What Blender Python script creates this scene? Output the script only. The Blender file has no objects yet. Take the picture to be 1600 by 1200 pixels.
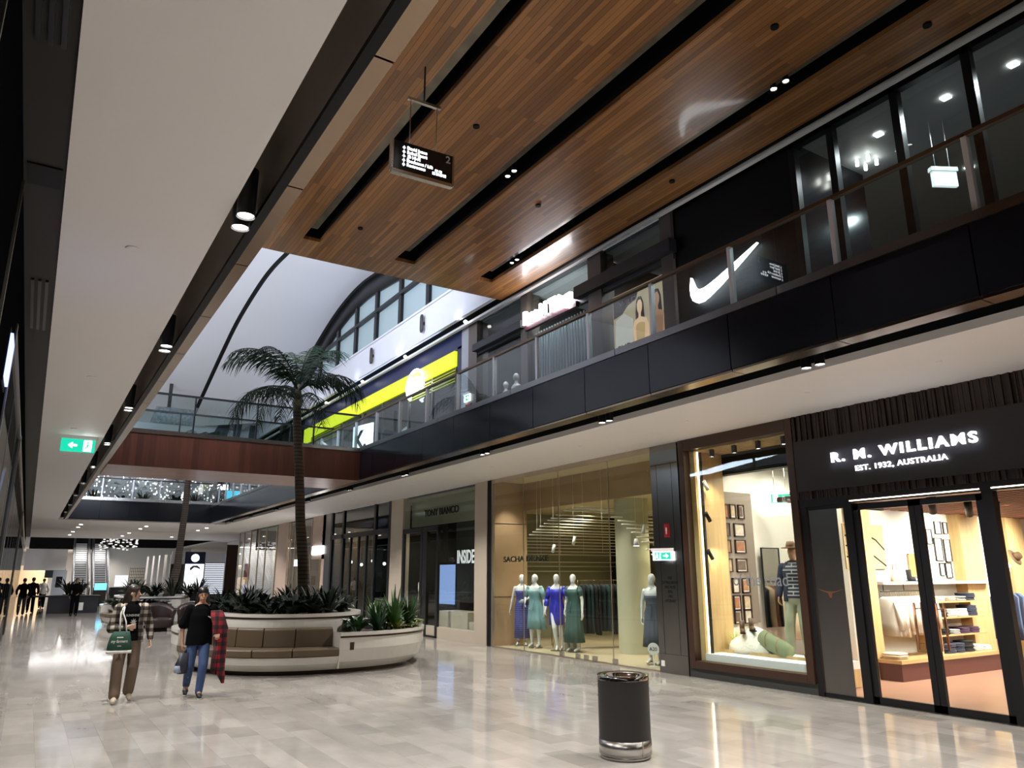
import bpy, bmesh, math, random
from mathutils import Vector, Matrix, noise
S = bpy.context.scene
COL = S.collection
PI = math.pi
R_ = random.Random(7)

# ---------------------------------------------------------------- camera
F_PX, PITCH, ROLL, YAW, EYE = 1167.8, 0.250772, -0.002585, 0.562469, 1.8
cp, sp, cy_, sy_ = math.cos(PITCH), math.sin(PITCH), math.cos(YAW), math.sin(YAW)
fw = Vector((sy_*cp, cy_*cp, sp)); rt = Vector((cy_, -sy_, 0)); up = rt.cross(fw)
rt2 = rt*math.cos(ROLL) + up*math.sin(ROLL); up2 = -rt*math.sin(ROLL) + up*math.cos(ROLL)
cd = bpy.data.cameras.new('camera'); cam = bpy.data.objects.new('camera', cd); COL.objects.link(cam)
cd.sensor_width = 36; cd.lens = F_PX*36/1600; cd.clip_start = 0.02; cd.clip_end = 300
cam.matrix_world = Matrix(((rt2.x, up2.x, -fw.x, 0), (rt2.y, up2.y, -fw.y, 0), (rt2.z, up2.z, -fw.z, EYE), (0, 0, 0, 1)))
S.camera = cam
S.view_settings.view_transform = 'Standard'; S.view_settings.look = 'None'
S.view_settings.exposure = 0.3; S.view_settings.gamma = 1.0; S.view_settings.use_curve_mapping = False
try:
    S.cycles.max_bounces = 8; S.cycles.diffuse_bounces = 4; S.cycles.glossy_bounces = 4
    S.cycles.transparent_max_bounces = 24; S.cycles.sample_clamp_indirect = 3.0; S.cycles.sample_clamp_direct = 20.0
    S.cycles.caustics_reflective = False; S.cycles.caustics_refractive = False
except Exception: pass
W = bpy.data.worlds.new('world'); S.world = W; W.use_nodes = True
W.node_tree.nodes['Background'].inputs[0].default_value = (0.75, 0.78, 0.85, 1)
W.node_tree.nodes['Background'].inputs[1].default_value = 0.12

def light(kind, loc, power, color=(1, .93, .84), size=.1, target=None, spot=100, blend=.6, parent=None, sy=None, spread=None):
    d = bpy.data.lights.new('lamp_light', kind); d.energy = power; d.color = color
    if kind == 'AREA':
        d.shape = 'RECTANGLE'; d.size = size; d.size_y = sy or size
        if spread: d.spread = math.radians(spread)
    elif kind == 'SPOT':
        d.shadow_soft_size = size; d.spot_size = math.radians(spot); d.spot_blend = blend
    else: d.shadow_soft_size = size
    o = bpy.data.objects.new('lamp_light', d); COL.objects.link(o); o.location = loc
    t = Vector(target) if target else Vector(loc)-Vector((0, 0, 1))
    dz = (t-Vector(loc)).normalized()
    if kind == 'AREA' and abs(dz.y) < .7:      # long side of a strip lamp runs along the mall
        ly = (Vector((0, 1, 0))-dz*dz.y).normalized(); lx_ = ly.cross(-dz); o.rotation_euler = Matrix((lx_, ly, -dz)).transposed().to_euler()
    else: o.rotation_euler = dz.to_track_quat('-Z', 'Y').to_euler()
    if parent: o.parent = parent; o.location = Vector(loc)-Vector(parent.location)
    return o

# unseen cool area lamps, added as cove-like uplights for the white vault
light('AREA', (2.5, 16.6, 9.4), 800, (.76, .83, 1), 6, (3, 27, 12.0), sy=.4)
light('AREA', (-3.2, 28, 5.6), 800, (.76, .83, 1), .5, (3, 29, 12.6), sy=20)
light('AREA', (9.5, 27, 10.3), 40, (.84, .88, 1), .2, (5, 28, 12.9), sy=16)

# ---------------------------------------------------------------- materials
MATS = {}
def nt(name):
    m = bpy.data.materials.new(name); m.use_nodes = True; MATS[name] = m
    return m, m.node_tree, m.node_tree.nodes['Principled BSDF']
def mat(name, color, rough=.5, metal=0, emis=None, es=0, noise_amt=0, nscale=8, spec=None, coat=0, bump=0, bscale=60):
    m, t, b = nt(name)
    b.inputs['Base Color'].default_value = (*color, 1); b.inputs['Roughness'].default_value = rough
    b.inputs['Metallic'].default_value = metal
    if spec is not None: b.inputs['Specular IOR Level'].default_value = spec
    if coat: b.inputs['Coat Weight'].default_value = coat; b.inputs['Coat Roughness'].default_value = .05
    if emis: b.inputs['Emission Color'].default_value = (*emis, 1); b.inputs['Emission Strength'].default_value = es
    tc = None
    if noise_amt or bump: tc = t.nodes.new('ShaderNodeTexCoord')
    if noise_amt:
        n = t.nodes.new('ShaderNodeTexNoise'); n.inputs['Scale'].default_value = nscale; n.inputs['Detail'].default_value = 5
        t.links.new(tc.outputs['Object'], n.inputs['Vector'])
        r = t.nodes.new('ShaderNodeMapRange'); r.inputs[3].default_value = 1-noise_amt; r.inputs[4].default_value = 1+noise_amt
        t.links.new(n.outputs[0], r.inputs[0])
        mx = t.nodes.new('ShaderNodeMix'); mx.data_type = 'RGBA'; mx.blend_type = 'MULTIPLY'; mx.inputs[0].default_value = 1
        mx.inputs[6].default_value = (*color, 1); t.links.new(r.outputs[0], mx.inputs[7]); t.links.new(mx.outputs[2], b.inputs['Base Color'])
    if bump:
        n2 = t.nodes.new('ShaderNodeTexNoise'); n2.inputs['Scale'].default_value = bscale; t.links.new(tc.outputs['Object'], n2.inputs['Vector'])
        bp = t.nodes.new('ShaderNodeBump'); bp.inputs['Strength'].default_value = bump; bp.inputs['Distance'].default_value = .02
        t.links.new(n2.outputs[0], bp.inputs['Height']); t.links.new(bp.outputs[0], b.inputs['Normal'])
    return m
def emit(name, color, s): return mat(name, (0.02, .02, .02), .5, emis=color, es=s)
def brick(name, axes, bw, rh, c1, c2, mortar, msize, rough, off=.5, metal=0, tint=None, rvar=0, noise_c=None, coat=0, bias=0, gap=0):
    """brick pattern in object space; axes = which object axes are the brick's length and its rows"""
    m, t, b = nt(name); N = t.nodes.new; L = t.links.new
    tc = N('ShaderNodeTexCoord'); s = N('ShaderNodeSeparateXYZ'); c = N('ShaderNodeCombineXYZ'); L(tc.outputs['Object'], s.inputs[0])
    L(s.outputs[axes[0]], c.inputs[0]); L(s.outputs[axes[1]], c.inputs[1])
    k = N('ShaderNodeTexBrick'); k.offset = off; k.inputs['Scale'].default_value = 1; k.inputs['Brick Width'].default_value = bw
    k.inputs['Row Height'].default_value = rh; k.inputs['Mortar Size'].default_value = msize; k.inputs['Mortar Smooth'].default_value = 0
    k.inputs['Color1'].default_value = (*c1, 1); k.inputs['Color2'].default_value = (*c2, 1); k.inputs['Mortar'].default_value = (*mortar, 1)
    k.inputs['Bias'].default_value = bias
    L(c.outputs[0], k.inputs['Vector'])
    n = N('ShaderNodeTexNoise'); n.inputs['Scale'].default_value = 3; n.inputs['Detail'].default_value = 6
    mp = N('ShaderNodeMapping'); mp.inputs['Scale'].default_value = noise_c or (1, 1, 1); L(tc.outputs['Object'], mp.inputs[0]); L(mp.outputs[0], n.inputs['Vector'])
    r = N('ShaderNodeMapRange'); r.inputs[3].default_value = .72; r.inputs[4].default_value = 1.28; L(n.outputs[0], r.inputs[0])
    mx = N('ShaderNodeMix'); mx.data_type = 'RGBA'; mx.blend_type = 'MULTIPLY'; mx.inputs[0].default_value = 1
    L(k.outputs['Color'], mx.inputs[6]); L(r.outputs[0], mx.inputs[7]); L(mx.outputs[2], b.inputs['Base Color'])
    if gap:                                   # shadow gap between boards along their length only
        dv = N('ShaderNodeMath'); dv.operation = 'DIVIDE'; dv.inputs[1].default_value = rh; L(s.outputs[axes[1]], dv.inputs[0])
        fc = N('ShaderNodeMath'); fc.operation = 'FRACT'; L(dv.outputs[0], fc.inputs[0])
        gt = N('ShaderNodeMath'); gt.operation = 'LESS_THAN'; gt.inputs[1].default_value = gap; L(fc.outputs[0], gt.inputs[0])
        m2 = N('ShaderNodeMix'); m2.data_type = 'RGBA'; L(gt.outputs[0], m2.inputs[0]); L(mx.outputs[2], m2.inputs[6]); m2.inputs[7].default_value = (*mortar, 1); L(m2.outputs[2], b.inputs['Base Color'])
    b.inputs['Roughness'].default_value = rough; b.inputs['Metallic'].default_value = metal
    if rvar:
        r2 = N('ShaderNodeMapRange'); r2.inputs[3].default_value = rough-rvar; r2.inputs[4].default_value = rough+rvar
        L(n.outputs[0], r2.inputs[0]); L(r2.outputs[0], b.inputs['Roughness'])
    if coat: b.inputs['Coat Weight'].default_value = coat; b.inputs['Coat Roughness'].default_value = .08
    return m
def glass(name, tint=(.93, .97, .96), refl=1.0, ior=1.45, extra=0.0):
    m = bpy.data.materials.new(name); m.use_nodes = True; t = m.node_tree; t.nodes.clear(); N = t.nodes.new; L = t.links.new
    o = N('ShaderNodeOutputMaterial'); mx = N('ShaderNodeMixShader'); tr = N('ShaderNodeBsdfTransparent'); gl = N('ShaderNodeBsdfGlossy')
    fr = N('ShaderNodeFresnel'); fr.inputs[0].default_value = ior
    tr.inputs[0].default_value = (*tint, 1); gl.inputs['Roughness'].default_value = 0.01; gl.inputs[0].default_value = (refl, refl, refl, 1)
    ad = N('ShaderNodeMath'); ad.operation = 'ADD'; ad.use_clamp = True; ad.inputs[1].default_value = extra; L(fr.outputs[0], ad.inputs[0])
    ge = N('ShaderNodeNewGeometry'); sb = N('ShaderNodeMath'); sb.operation = 'SUBTRACT'; sb.use_clamp = True
    L(ad.outputs[0], sb.inputs[0]); L(ge.outputs['Backfacing'], sb.inputs[1]); L(sb.outputs[0], mx.inputs[0])   # only the outer face of a pane mirrors
    L(tr.outputs[0], mx.inputs[1]); L(gl.outputs[0], mx.inputs[2]); L(mx.outputs[0], o.inputs[0])
    MATS[name] = m; return m
def plaid(name, base, a, b_, sc):
    m, t, b = nt(name); N = t.nodes.new; L = t.links.new
    tc = N('ShaderNodeTexCoord'); s = N('ShaderNodeSeparateXYZ'); L(tc.outputs['Object'], s.inputs[0]); prev = None
    for i, ax in enumerate((0, 2)):
        ml = N('ShaderNodeMath'); ml.operation = 'MULTIPLY'; ml.inputs[1].default_value = sc; L(s.outputs[ax], ml.inputs[0])
        w = N('ShaderNodeMath'); w.operation = 'FRACT'; L(ml.outputs[0], w.inputs[0])
        g = N('ShaderNodeMath'); g.operation = 'GREATER_THAN'; g.inputs[1].default_value = .5; L(w.outputs[0], g.inputs[0])
        if prev is None: prev = g
        else:
            ad = N('ShaderNodeMath'); ad.operation = 'ADD'; L(prev.outputs[0], ad.inputs[0]); L(g.outputs[0], ad.inputs[1]); prev = ad
    h = N('ShaderNodeMath'); h.operation = 'MULTIPLY'; h.inputs[1].default_value = .5; L(prev.outputs[0], h.inputs[0])
    cr = N('ShaderNodeValToRGB'); cr.color_ramp.interpolation = 'CONSTANT'; e = cr.color_ramp.elements
    e[0].position = 0; e[0].color = (*base, 1); e[1].position = .75; e[1].color = (*b_, 1); k = e.new(.3); k.color = (*a, 1)
    L(h.outputs[0], cr.inputs[0]); L(cr.outputs[0], b.inputs['Base Color']); b.inputs['Roughness'].default_value = .9
    return m

marble = brick('polished_stone_tile', (1, 0), .64, .32, (.38, .355, .325), (.265, .25, .228), (.23, .22, .20), .0012, .085, rvar=.04, noise_c=(1.1, .5, 1), bias=-.15)
wood_c = brick('timber_ceiling_board', (1, 0), 1.9, .085, (.42, .19, .062), (.19, .082, .026), (.03, .013, .006), .0, .36, off=.37, gap=.07, noise_c=(9, .7, 2), rvar=.06, coat=.2)
wood_f = brick('timber_fascia_board', (2, 0), 2.4, .14, (.11, .034, .017), (.06, .018, .010), (.04, .014, .008), .001, .4, off=.3, noise_c=(6, 1, .8))
wood_u = brick('timber_soffit_board', (0, 1), 2.2, .12, (.27, .13, .085), (.17, .08, .05), (.09, .04, .03), .0015, .3, noise_c=(.7, 7, 1))
white = mat('white_painted_plaster', (.92, .885, .87), .6)
vaultw = mat('white_vault_plaster', (.82, .82, .86), .65)
blackp = mat('black_gloss_panel', (.010, .010, .014), .16, noise_amt=.2, nscale=2)
black = mat('matt_black', (.004, .004, .005), .6, spec=.2)
blackm = mat('black_metal', (.015, .015, .017), .35, .4)
dkgrey = mat('dark_grey_paint', (.022, .020, .019), .6, spec=.2)
bronze = mat('bronze_mirror_metal', (.50, .42, .34), .28, .85, noise_amt=.3, nscale=1.2)
gold = mat('brushed_gold_metal', (.28, .205, .145), .25, 1, noise_amt=.15, nscale=2)
steel = mat('brushed_steel', (.55, .53, .50), .25, 1, noise_amt=.08, nscale=5)
dsteel = mat('dark_stainless_steel', (.25, .24, .235), .3, 1, noise_amt=.1, nscale=3)
chrome = mat('chrome', (.75, .75, .75), .08, 1)
glassm = glass('clear_glass')
glassb = glass('balustrade_glass', (.86, .92, .92), 1, 1.5, .03)
glassd = glass('dark_tinted_glass', (.35, .38, .4), 1, 1.5, .05)
lens = emit('lit_lens', (1, .96, .90), 14)
litw = emit('lit_white', (1, 1, 1), 7)
litc = emit('lit_cool_white', (.9, .94, 1), 4)
cream = mat('cream_stone', (.55, .48, .39), .35, noise_amt=.06, nscale=3)
navy = mat('navy_panel', (.015, .02, .07), .4)
paper = mat('white_matt', (.75, .74, .72), .7)

# ---------------------------------------------------------------- mesh helpers
def BM(): return bmesh.new()
def bx(b, x0, x1, y0, y1, z0, z1, M=None, mi=0):
    v = [b.verts.new((x, y, z)) for x in (x0, x1) for y in (y0, y1) for z in (z0, z1)]
    for q in ((0, 1, 3, 2), (4, 6, 7, 5), (0, 4, 5, 1), (2, 3, 7, 6), (0, 2, 6, 4), (1, 5, 7, 3)):
        f = b.faces.new([v[i] for i in q]); f.material_index = mi
    if M:
        for w in v: w.co = M @ w.co
    return v
def frame(d):
    d = Vector(d).normalized(); a = Vector((0, 0, 1)) if abs(d.z) < .9 else Vector((1, 0, 0))
    u = d.cross(a).normalized(); return u, d.cross(u).normalized()
def ringf(b, r0, r1, mi=0):
    n = len(r0)
    for i in range(n):
        f = b.faces.new((r0[i], r0[(i+1) % n], r1[(i+1) % n], r1[i])); f.material_index = mi; f.smooth = True
def cyl(b, p0, p1, r0, r1=None, n=12, caps=True, mi=0):
    r1 = r0 if r1 is None else r1; p0 = Vector(p0); p1 = Vector(p1); u, v = frame(p1-p0)
    A = [b.verts.new(p0+(u*math.cos(t)+v*math.sin(t))*r0) for t in [2*PI*i/n for i in range(n)]]
    B = [b.verts.new(p1+(u*math.cos(t)+v*math.sin(t))*r1) for t in [2*PI*i/n for i in range(n)]]
    ringf(b, A, B, mi)
    if caps:
        b.faces.new(A[::-1]).material_index = mi; b.faces.new(B).material_index = mi
def tube(b, pts, r, n=8, mi=0):
    pts = [Vector(p) for p in pts]; rs = r if isinstance(r, (list, tuple)) else [r]*len(pts); prev = None; u = None
    for i, p in enumerate(pts):
        d = (pts[min(i+1, len(pts)-1)]-pts[max(i-1, 0)]).normalized()
        if u is None: u, v = frame(d)
        else:
            u = (u-d*u.dot(d)).normalized(); v = d.cross(u)
        ring = [b.verts.new(p+(u*math.cos(t)+v*math.sin(t))*rs[i]) for t in [2*PI*k/n for k in range(n)]]
        if prev: ringf(b, prev, ring, mi)
        else: b.faces.new(ring[::-1])
        prev = ring
    b.faces.new(prev)
def loft(b, rings, n=24, caps=True, fold=None, mi=0):
    """rings: (x, y, z, rx, ry[, power]); fold(ring index, angle) multiplies the radius"""
    prev = None
    for k, q in enumerate(rings):
        x, y, z, rx, ry = q[:5]; pw = q[5] if len(q) > 5 else 2
        ring = []
        for i in range(n):
            t = 2*PI*i/n; c, s = math.cos(t), math.sin(t); f = fold(k, t) if fold else 1
            ring.append(b.verts.new((x+rx*f*math.copysign(abs(c)**(2/pw), c), y+ry*f*math.copysign(abs(s)**(2/pw), s), z)))
        if prev: ringf(b, prev, ring, mi)
        elif caps: b.faces.new(ring[::-1])
        prev = ring
    if caps: b.faces.new(prev)
def ell(b, c, r, n=12, m=8, M=None, mi=0):
    c = Vector(c); rows = []
    for j in range(1, m):
        a = PI*j/m
        rows.append([b.verts.new(Vector((r[0]*math.sin(a)*math.cos(2*PI*i/n), r[1]*math.sin(a)*math.sin(2*PI*i/n), r[2]*math.cos(a)))) for i in range(n)])
    T = b.verts.new(Vector((0, 0, r[2]))); B = b.verts.new(Vector((0, 0, -r[2]))); al = [T, B]
    for k in range(len(rows)-1): ringf(b, rows[k], rows[k+1], mi)
    for i in range(n):
        f = b.faces.new((T, rows[0][(i+1) % n], rows[0][i])); f.smooth = True
        f = b.faces.new((B, rows[-1][i], rows[-1][(i+1) % n])); f.smooth = True
    for r_ in rows: al += r_
    for v in al: v.co = (M @ v.co if M else v.co) + c
def prism(b, pts, ax, a0, a1, mi=0):
    """polygon pts in the plane across axis ax, extruded from a0 to a1"""
    def P(p, a):
        return {0: (a, p[0], p[1]), 1: (p[0], a, p[1]), 2: (p[0], p[1], a)}[ax]
    A = [b.verts.new(P(p, a0)) for p in pts]; B = [b.verts.new(P(p, a1)) for p in pts]; n = len(pts)
    b.faces.new(A).material_index = mi; b.faces.new(B[::-1]).material_index = mi
    for i in range(n): b.faces.new((A[i], B[i], B[(i+1) % n], A[(i+1) % n])).material_index = mi
def mk(name, b, m, parent=None, loc=None, bevel=0, label=None):
    bmesh.ops.recalc_face_normals(b, faces=b.faces[:])
    me = bpy.data.meshes.new(name); b.to_mesh(me); b.free()
    for q in (m if isinstance(m, (list, tuple)) else [m]): me.materials.append(q)
    o = bpy.data.objects.new(name, me); COL.objects.link(o)
    if parent: o.parent = parent
    if loc: o.location = loc
    if bevel:
        md = o.modifiers.new('bevel', 'BEVEL'); md.width = bevel; md.segments = 2; md.limit_method = 'ANGLE'
    if label: o['label'] = label
    return o
def box(name, m, x0, x1, y0, y1, z0, z1, parent=None, bevel=0, label=None):
    b = BM(); c = Vector(((x0+x1)/2, (y0+y1)/2, (z0+z1)/2)); bx(b, x0-c.x, x1-c.x, y0-c.y, y1-c.y, z0-c.z, z1-c.z)
    return mk(name, b, m, parent, c, bevel, label)
def wbox(name, m, x0, x1, y0, y1, z0, z1, parent=None):
    b = BM(); bx(b, x0, x1, y0, y1, z0, z1); return mk(name, b, m, parent)
def st(o): o['kind'] = 'structure'; return o
def tag(o, label, cat, group=None):
    o['label'] = label; o['category'] = cat
    if group: o['group'] = group
    return o
def thing(name, label, cat, loc=(0, 0, 0), rz=0, group=None):
    o = bpy.data.objects.new(name, None); COL.objects.link(o); o.location = loc; o.rotation_euler = (0, 0, rz); o.empty_display_size = .1
    return tag(o, label, cat, group)
def dup(root, loc, rz=None, label=None, group=None, scale=None):
    r = root.copy(); COL.objects.link(r); r.location = loc
    if rz is not None: r.rotation_euler = (0, 0, rz)
    if scale: r.scale = scale if isinstance(scale, (tuple, list)) else (scale,)*3
    if label: r['label'] = label
    if group: r['group'] = group
    for ch in list(root.children):
        c = ch.copy(); COL.objects.link(c); c.parent = r
        for g in ch.children:
            d = g.copy(); COL.objects.link(d); d.parent = c
    return r
def text(name, s, size, m, loc, rot, parent=None, width=None, depth=.01, bold=0, space=1, align='LEFT', shear=0, sx=1):
    cu = bpy.data.curves.new('lettering', 'FONT'); cu.body = s; cu.size = size; cu.extrude = depth/2; cu.offset = bold; cu.space_character = space
    cu.align_x = align; cu.shear = shear; cu.resolution_u = 3
    t = bpy.data.objects.new('tmp', cu); COL.objects.link(t); bpy.context.view_layer.update()
    me = bpy.data.meshes.new_from_object(t.evaluated_get(bpy.context.evaluated_depsgraph_get()))
    bpy.data.objects.remove(t); bpy.data.curves.remove(cu)
    xs = [v.co.x for v in me.vertices]
    k = (width/(max(xs)-min(xs))) if width else sx
    x0 = min(xs) if align == 'LEFT' else 0
    for v in me.vertices: v.co.x = (v.co.x-x0)*k
    me.materials.clear(); me.materials.append(m)
    o = bpy.data.objects.new(name, me); COL.objects.link(o); o.location = loc; o.rotation_euler = rot
    if parent: o.parent = parent
    return o
FACE_X = (PI/2, 0, -PI/2)      # text on a wall that looks towards -X, read by someone standing at smaller x (letters run towards -Y)
FACE_Y = (PI/2, 0, 0)          # text on a wall that looks towards -Y

SOF = 4.35
# ================================================================ structure
st(wbox('floor', marble, -.5, 22, -8, 100, -.12, 0))
# ground level soffits
st(wbox('ceiling', white, -.12, .90, -8, 40.6, SOF, SOF+.12))
b = BM(); bx(b, 8.25, 10.60, -8, 40.6, SOF, SOF+.12); st(mk('ceiling', b, white))
b = BM(); bx(b, -.12, 10.6, 40.6, 49.3, SOF, SOF+.12); bx(b, -.12, 14, 49.3, 49.36, SOF-.01, SOF+.2); bx(b, -.12, 14, 49.42, 60.5, SOF+.03, SOF+.15)
bx(b, 10.6, 14, 47.5, 49.36, SOF, SOF+.12); st(mk('ceiling', b, white))
b = BM(); bx(b, -.6, 22, 86, 100, SOF, SOF+.12); bx(b, 12, 22, 60.5, 86, SOF, SOF+.12); st(mk('ceiling', b, white))
b = BM(); bx(b, -.12, 20, 86, 86.3, SOF+.03, 5.5); bx(b, -.12, 20, 60.3, 60.5, SOF+.05, 5.3); st(mk('trim_1', b, black))
# white upper hall beyond the second void
st(wbox('wall_far', white, -1, 24, 99.6, 100, 0, SOF))
st(wbox('wall_back', dkgrey, -.6, 22, -8.3, -8, 0, 9.5))
# dark recess strip along the left shopfront
st(wbox('ceiling', dkgrey, -.42, -.12, -8, 60, SOF+.02, SOF+.14))
st(wbox('ceiling', white, -.42, -.12, 60.5, 86, SOF+.02, SOF+.14))
# left trough: bronze mirror wall, top, and the gold underside of the left gallery edge
b = BM(); bx(b, 1.09, 1.13, -8, 40.3, SOF+.02, 5.1); st(mk('trim_2', b, bronze))
b = BM(); bx(b, .88, 1.12, -8, 40.3, 5.0, 5.12); st(mk('trim_3', b, mat('trough_grey', (.3, .27, .24), .6)))
def joints(b, x0, x1, z0, z1, first, step, last):
    y = first
    while y < last:
        bx(b, x0, x1, y+.008, y+step-.008, z0, z1); y += step
b = BM(); joints(b, 1.15, 1.27, SOF+.03, SOF+.07, .05, 1.553, 40); st(mk('trim_4', b, gold))
st(wbox('trim_5', black, 1.12, 1.262, -8, 40.2, SOF+.06, SOF+.1)); st(wbox('trim_5', black, 1.088, 1.15, -8, 40.2, SOF+.0, SOF+.04))
b = BM(); joints(b, 1.25, 1.28, SOF+.1, 5.17, .05, 1.553, 40); st(mk('trim_6', b, blackp))
st(wbox('trim_2', white, .86, .90, -8, 40.6, SOF+.12, 5.02))
# right gallery edge: gold underside, black gloss fascia panels, steel cap
b = BM(); joints(b, 7.46, 7.70, SOF+.02, SOF+.06, .22, 1.553, 40); st(mk('trim_7', b, gold))
b = BM(); joints(b, 7.44, 7.47, SOF+.055, 5.16, .22, 1.553, 40); st(mk('trim_8', b, blackp))
b = BM(); bx(b, 7.47, 7.50, -8, 40.2, SOF+.06, 5.17); bx(b, 7.68, 7.72, -8, 40.3, SOF+.06, 5.0); bx(b, 7.5, 8.27, -8, 40.6, 4.98, 5.1); bx(b, 8.24, 8.27, -8, 40.6, SOF+.10, 5.0)
bx(b, 7.5, 7.70, -8, 40.2, SOF+.06, SOF+.09); st(mk('trim_9', b, black))
b = BM(); joints(b, 7.42, 7.58, 5.165, 5.27, -.6, 3.106, 40); st(mk('trim_10', b, dsteel))
# gallery floors
st(wbox('floor', mat('gallery_floor', (.20, .18, .16), .25), 7.6, 16, -8, 60, 5.1, 5.2))
st(wbox('floor', cream, -6, 1.25, -8, 60, 5.12, 5.2))
st(wbox('floor', cream, 1.2, 7.6, 40.5, 60, 5.1, 5.2))
# far gallery edge
b = BM()
for i in range(5): bx(b, 1.28+i*1.24, 1.27+(i+1)*1.24, 40.2, 40.24, SOF+.06, 5.28)
st(mk('trim_11', b, blackp))
b = BM(); bx(b, 1.25, 7.5, 40.24, 40.3, SOF+.03, 5.3); bx(b, 1.1, 8.2, 40.3, 40.6, 4.9, 5.0); st(mk('trim_12', b, black))
st(wbox('trim_13', steel, 1.2, 7.5, 40.15, 40.35, 5.28, 5.40))
# timber ceiling with three long recesses
ZW = 8.9; YE = 16.0; SL = [(4.12, 4.50), (6.27, 6.78), (8.47, 8.90)]; YS = 15.05
b = BM(); x = -.6
for a, c in SL: bx(b, x, a, -8, YS, ZW, ZW+.08); x = c
bx(b, x, 9.74, -8, YS, ZW, ZW+.08); bx(b, -.6, 9.74, YS, YE, ZW, ZW+.08); st(mk('ceiling', b, wood_c))
b = BM(); bx(b, -.6, 9.74, -8, YE, ZW+.6, ZW+.7); bx(b, -.6, 9.74, YE-.03, YE, ZW+.08, ZW+.65); bx(b, 9.70, 9.74, -8, YE, ZW+.08, ZW+.6)
for a, c in SL: bx(b, c, c+.02, -8, YS, ZW+.08, ZW+.62); bx(b, a, c, YS, YS+.02, ZW+.08, ZW+.6)
st(mk('trim_14', b, black))
b = BM()
for a, c in SL: bx(b, a-.02, a, -8, YS, ZW+.08, ZW+.62)
for a, c in SL: bx(b, a, a+.20, -8, YS-.4, ZW+.10, ZW+.12)
st(mk('trim_15', b, mat('slot_bronze', (.16, .135, .10), .22, .35, noise_amt=.8, nscale=2.2)))
# strip beside the timber, white bulkhead beyond it
b = BM(); bx(b, 9.74, 10.3, -8, 45, 9.12, 9.2); st(mk('ceiling', b, black))
st(wbox('trim_16', white, 9.93, 10.03, -8, 45, 8.90, 8.97))
b = BM(); bx(b, 9.60, 9.72, YE, 45, 8.99, 10.02); bx(b, 9.60, 9.95, YE, 45, 10.0, 10.1); st(mk('wall_right', b, vaultw))
# vault
PA = [(41, 9.3), (39, 9.9), (36, 10.8), (33.4, 11.55), (31.2, 12.1), (28.7, 12.45), (26.4, 12.6), (24, 12.45), (20, 12.0), (15.9, 11.2)]
PB = [(37.5, 9.3), (35.1, 10.3), (33.3, 11.2), (31.9, 11.75), (30.2, 12.3), (28.5, 12.7), (26.6, 12.9), (24.6, 12.8), (20, 12.3), (15.9, 11.6)]
def cat(P, n=4):
    o = []
    for i in range(len(P)-1):
        a, b_, c, d = P[max(i-1, 0)], P[i], P[i+1], P[min(i+2, len(P)-1)]
        for k in range(n):
            t = k/n; o.append(tuple(.5*((2*b_[j])+(c[j]-a[j])*t+(2*a[j]-5*b_[j]+4*c[j]-d[j])*t*t+(3*b_[j]-a[j]-3*c[j]+d[j])*t**3) for j in (0, 1)))
    return o+[P[-1]]
b = BM(); secs = [(-8, PA), (6.0, PA), (6.18, PA), (9.62, PB)]; gr = []
for X, P in secs:
    row = []
    for y_, z_ in cat(P): row.append(b.verts.new((X, y_, z_)))
    gr.append(row)
for s_ in (0, 2):
    for i in range(len(gr[0])-1):
        f = b.faces.new((gr[s_][i], gr[s_+1][i], gr[s_+1][i+1], gr[s_][i+1])); f.smooth = True
st(mk('ceiling', b, vaultw))
def arc_strip(b, P, x0, x1, dz, thick, lo=0, hi=None):
    P = P[lo:hi]; prev = None
    for (y, z) in P:
        r = [b.verts.new(q) for q in ((x0, y, z-dz), (x1, y, z-dz), (x1, y, z-dz+thick), (x0, y, z-dz+thick))]
        if prev: ringf(b, prev, r)
        prev = r
def dens(P, n=4):
    o = []
    for i in range(len(P)-1):
        for k in range(n): t = k/n; o.append((P[i][0]*(1-t)+P[i+1][0]*t, P[i][1]*(1-t)+P[i+1][1]*t))
    return o+[P[-1]]
b = BM(); arc_strip(b, cat(PA)[4:], 6.0, 6.18, .0, .35); st(mk('trim_17', b, black))
# arched window in the right wall
b = BM(); arc_strip(b, cat(PB), 9.58, 9.95, .02, .10); arc_strip(b, cat([(y*.975+.4, z-.75) for y, z in PB]), 9.70, 9.85, 0, .8)
for y in (33.6, 31.2, 29, 26.9, 24.8, 22.6, 20.4, 18.2): bx(b, 9.72, 9.9, y, y+.22, 9.9, 12.4 if y < 32 else 11.3)
bx(b, 9.7, 9.9, 16, 34, 11.25, 11.38); st(mk('window_1', b, blackm))
b = BM(); prism(b, [(16, 10)]+[(35, 10)]+[(y, z) for y, z in PB[1:]], 0, 9.83, 9.85); st(mk('window_1', b, mat('frosted_pane', (.30, .38, .40), .25, emis=(.42, .55, .60), es=.22)))
# end wall of the hall behind the vault
b = BM(); bx(b, -8, 9.6, 41, 41.3, 8.2, 9.4); bx(b, -8, 5, 46, 46.3, 5.2, 8.6); bx(b, -8, 9.6, 41.3, 47, 8.2, 8.4); st(mk('wall_far', b, vaultw))
b = BM(); bx(b, 5, 10.2, 50, 50.2, 5.2, 8.3); st(mk('wall_far', b, dkgrey))
# far left gallery wall (closes the left upper level)
st(wbox('wall_left', vaultw, -8, -7.8, 16, 46, 5.2, 12))
st(wbox('wall_left', black, -4.1, -4, -8, 16, 5.2, 9.0))
st(wbox('ceiling', black, -8, -.6, -8, 16, ZW, ZW+.1))
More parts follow.
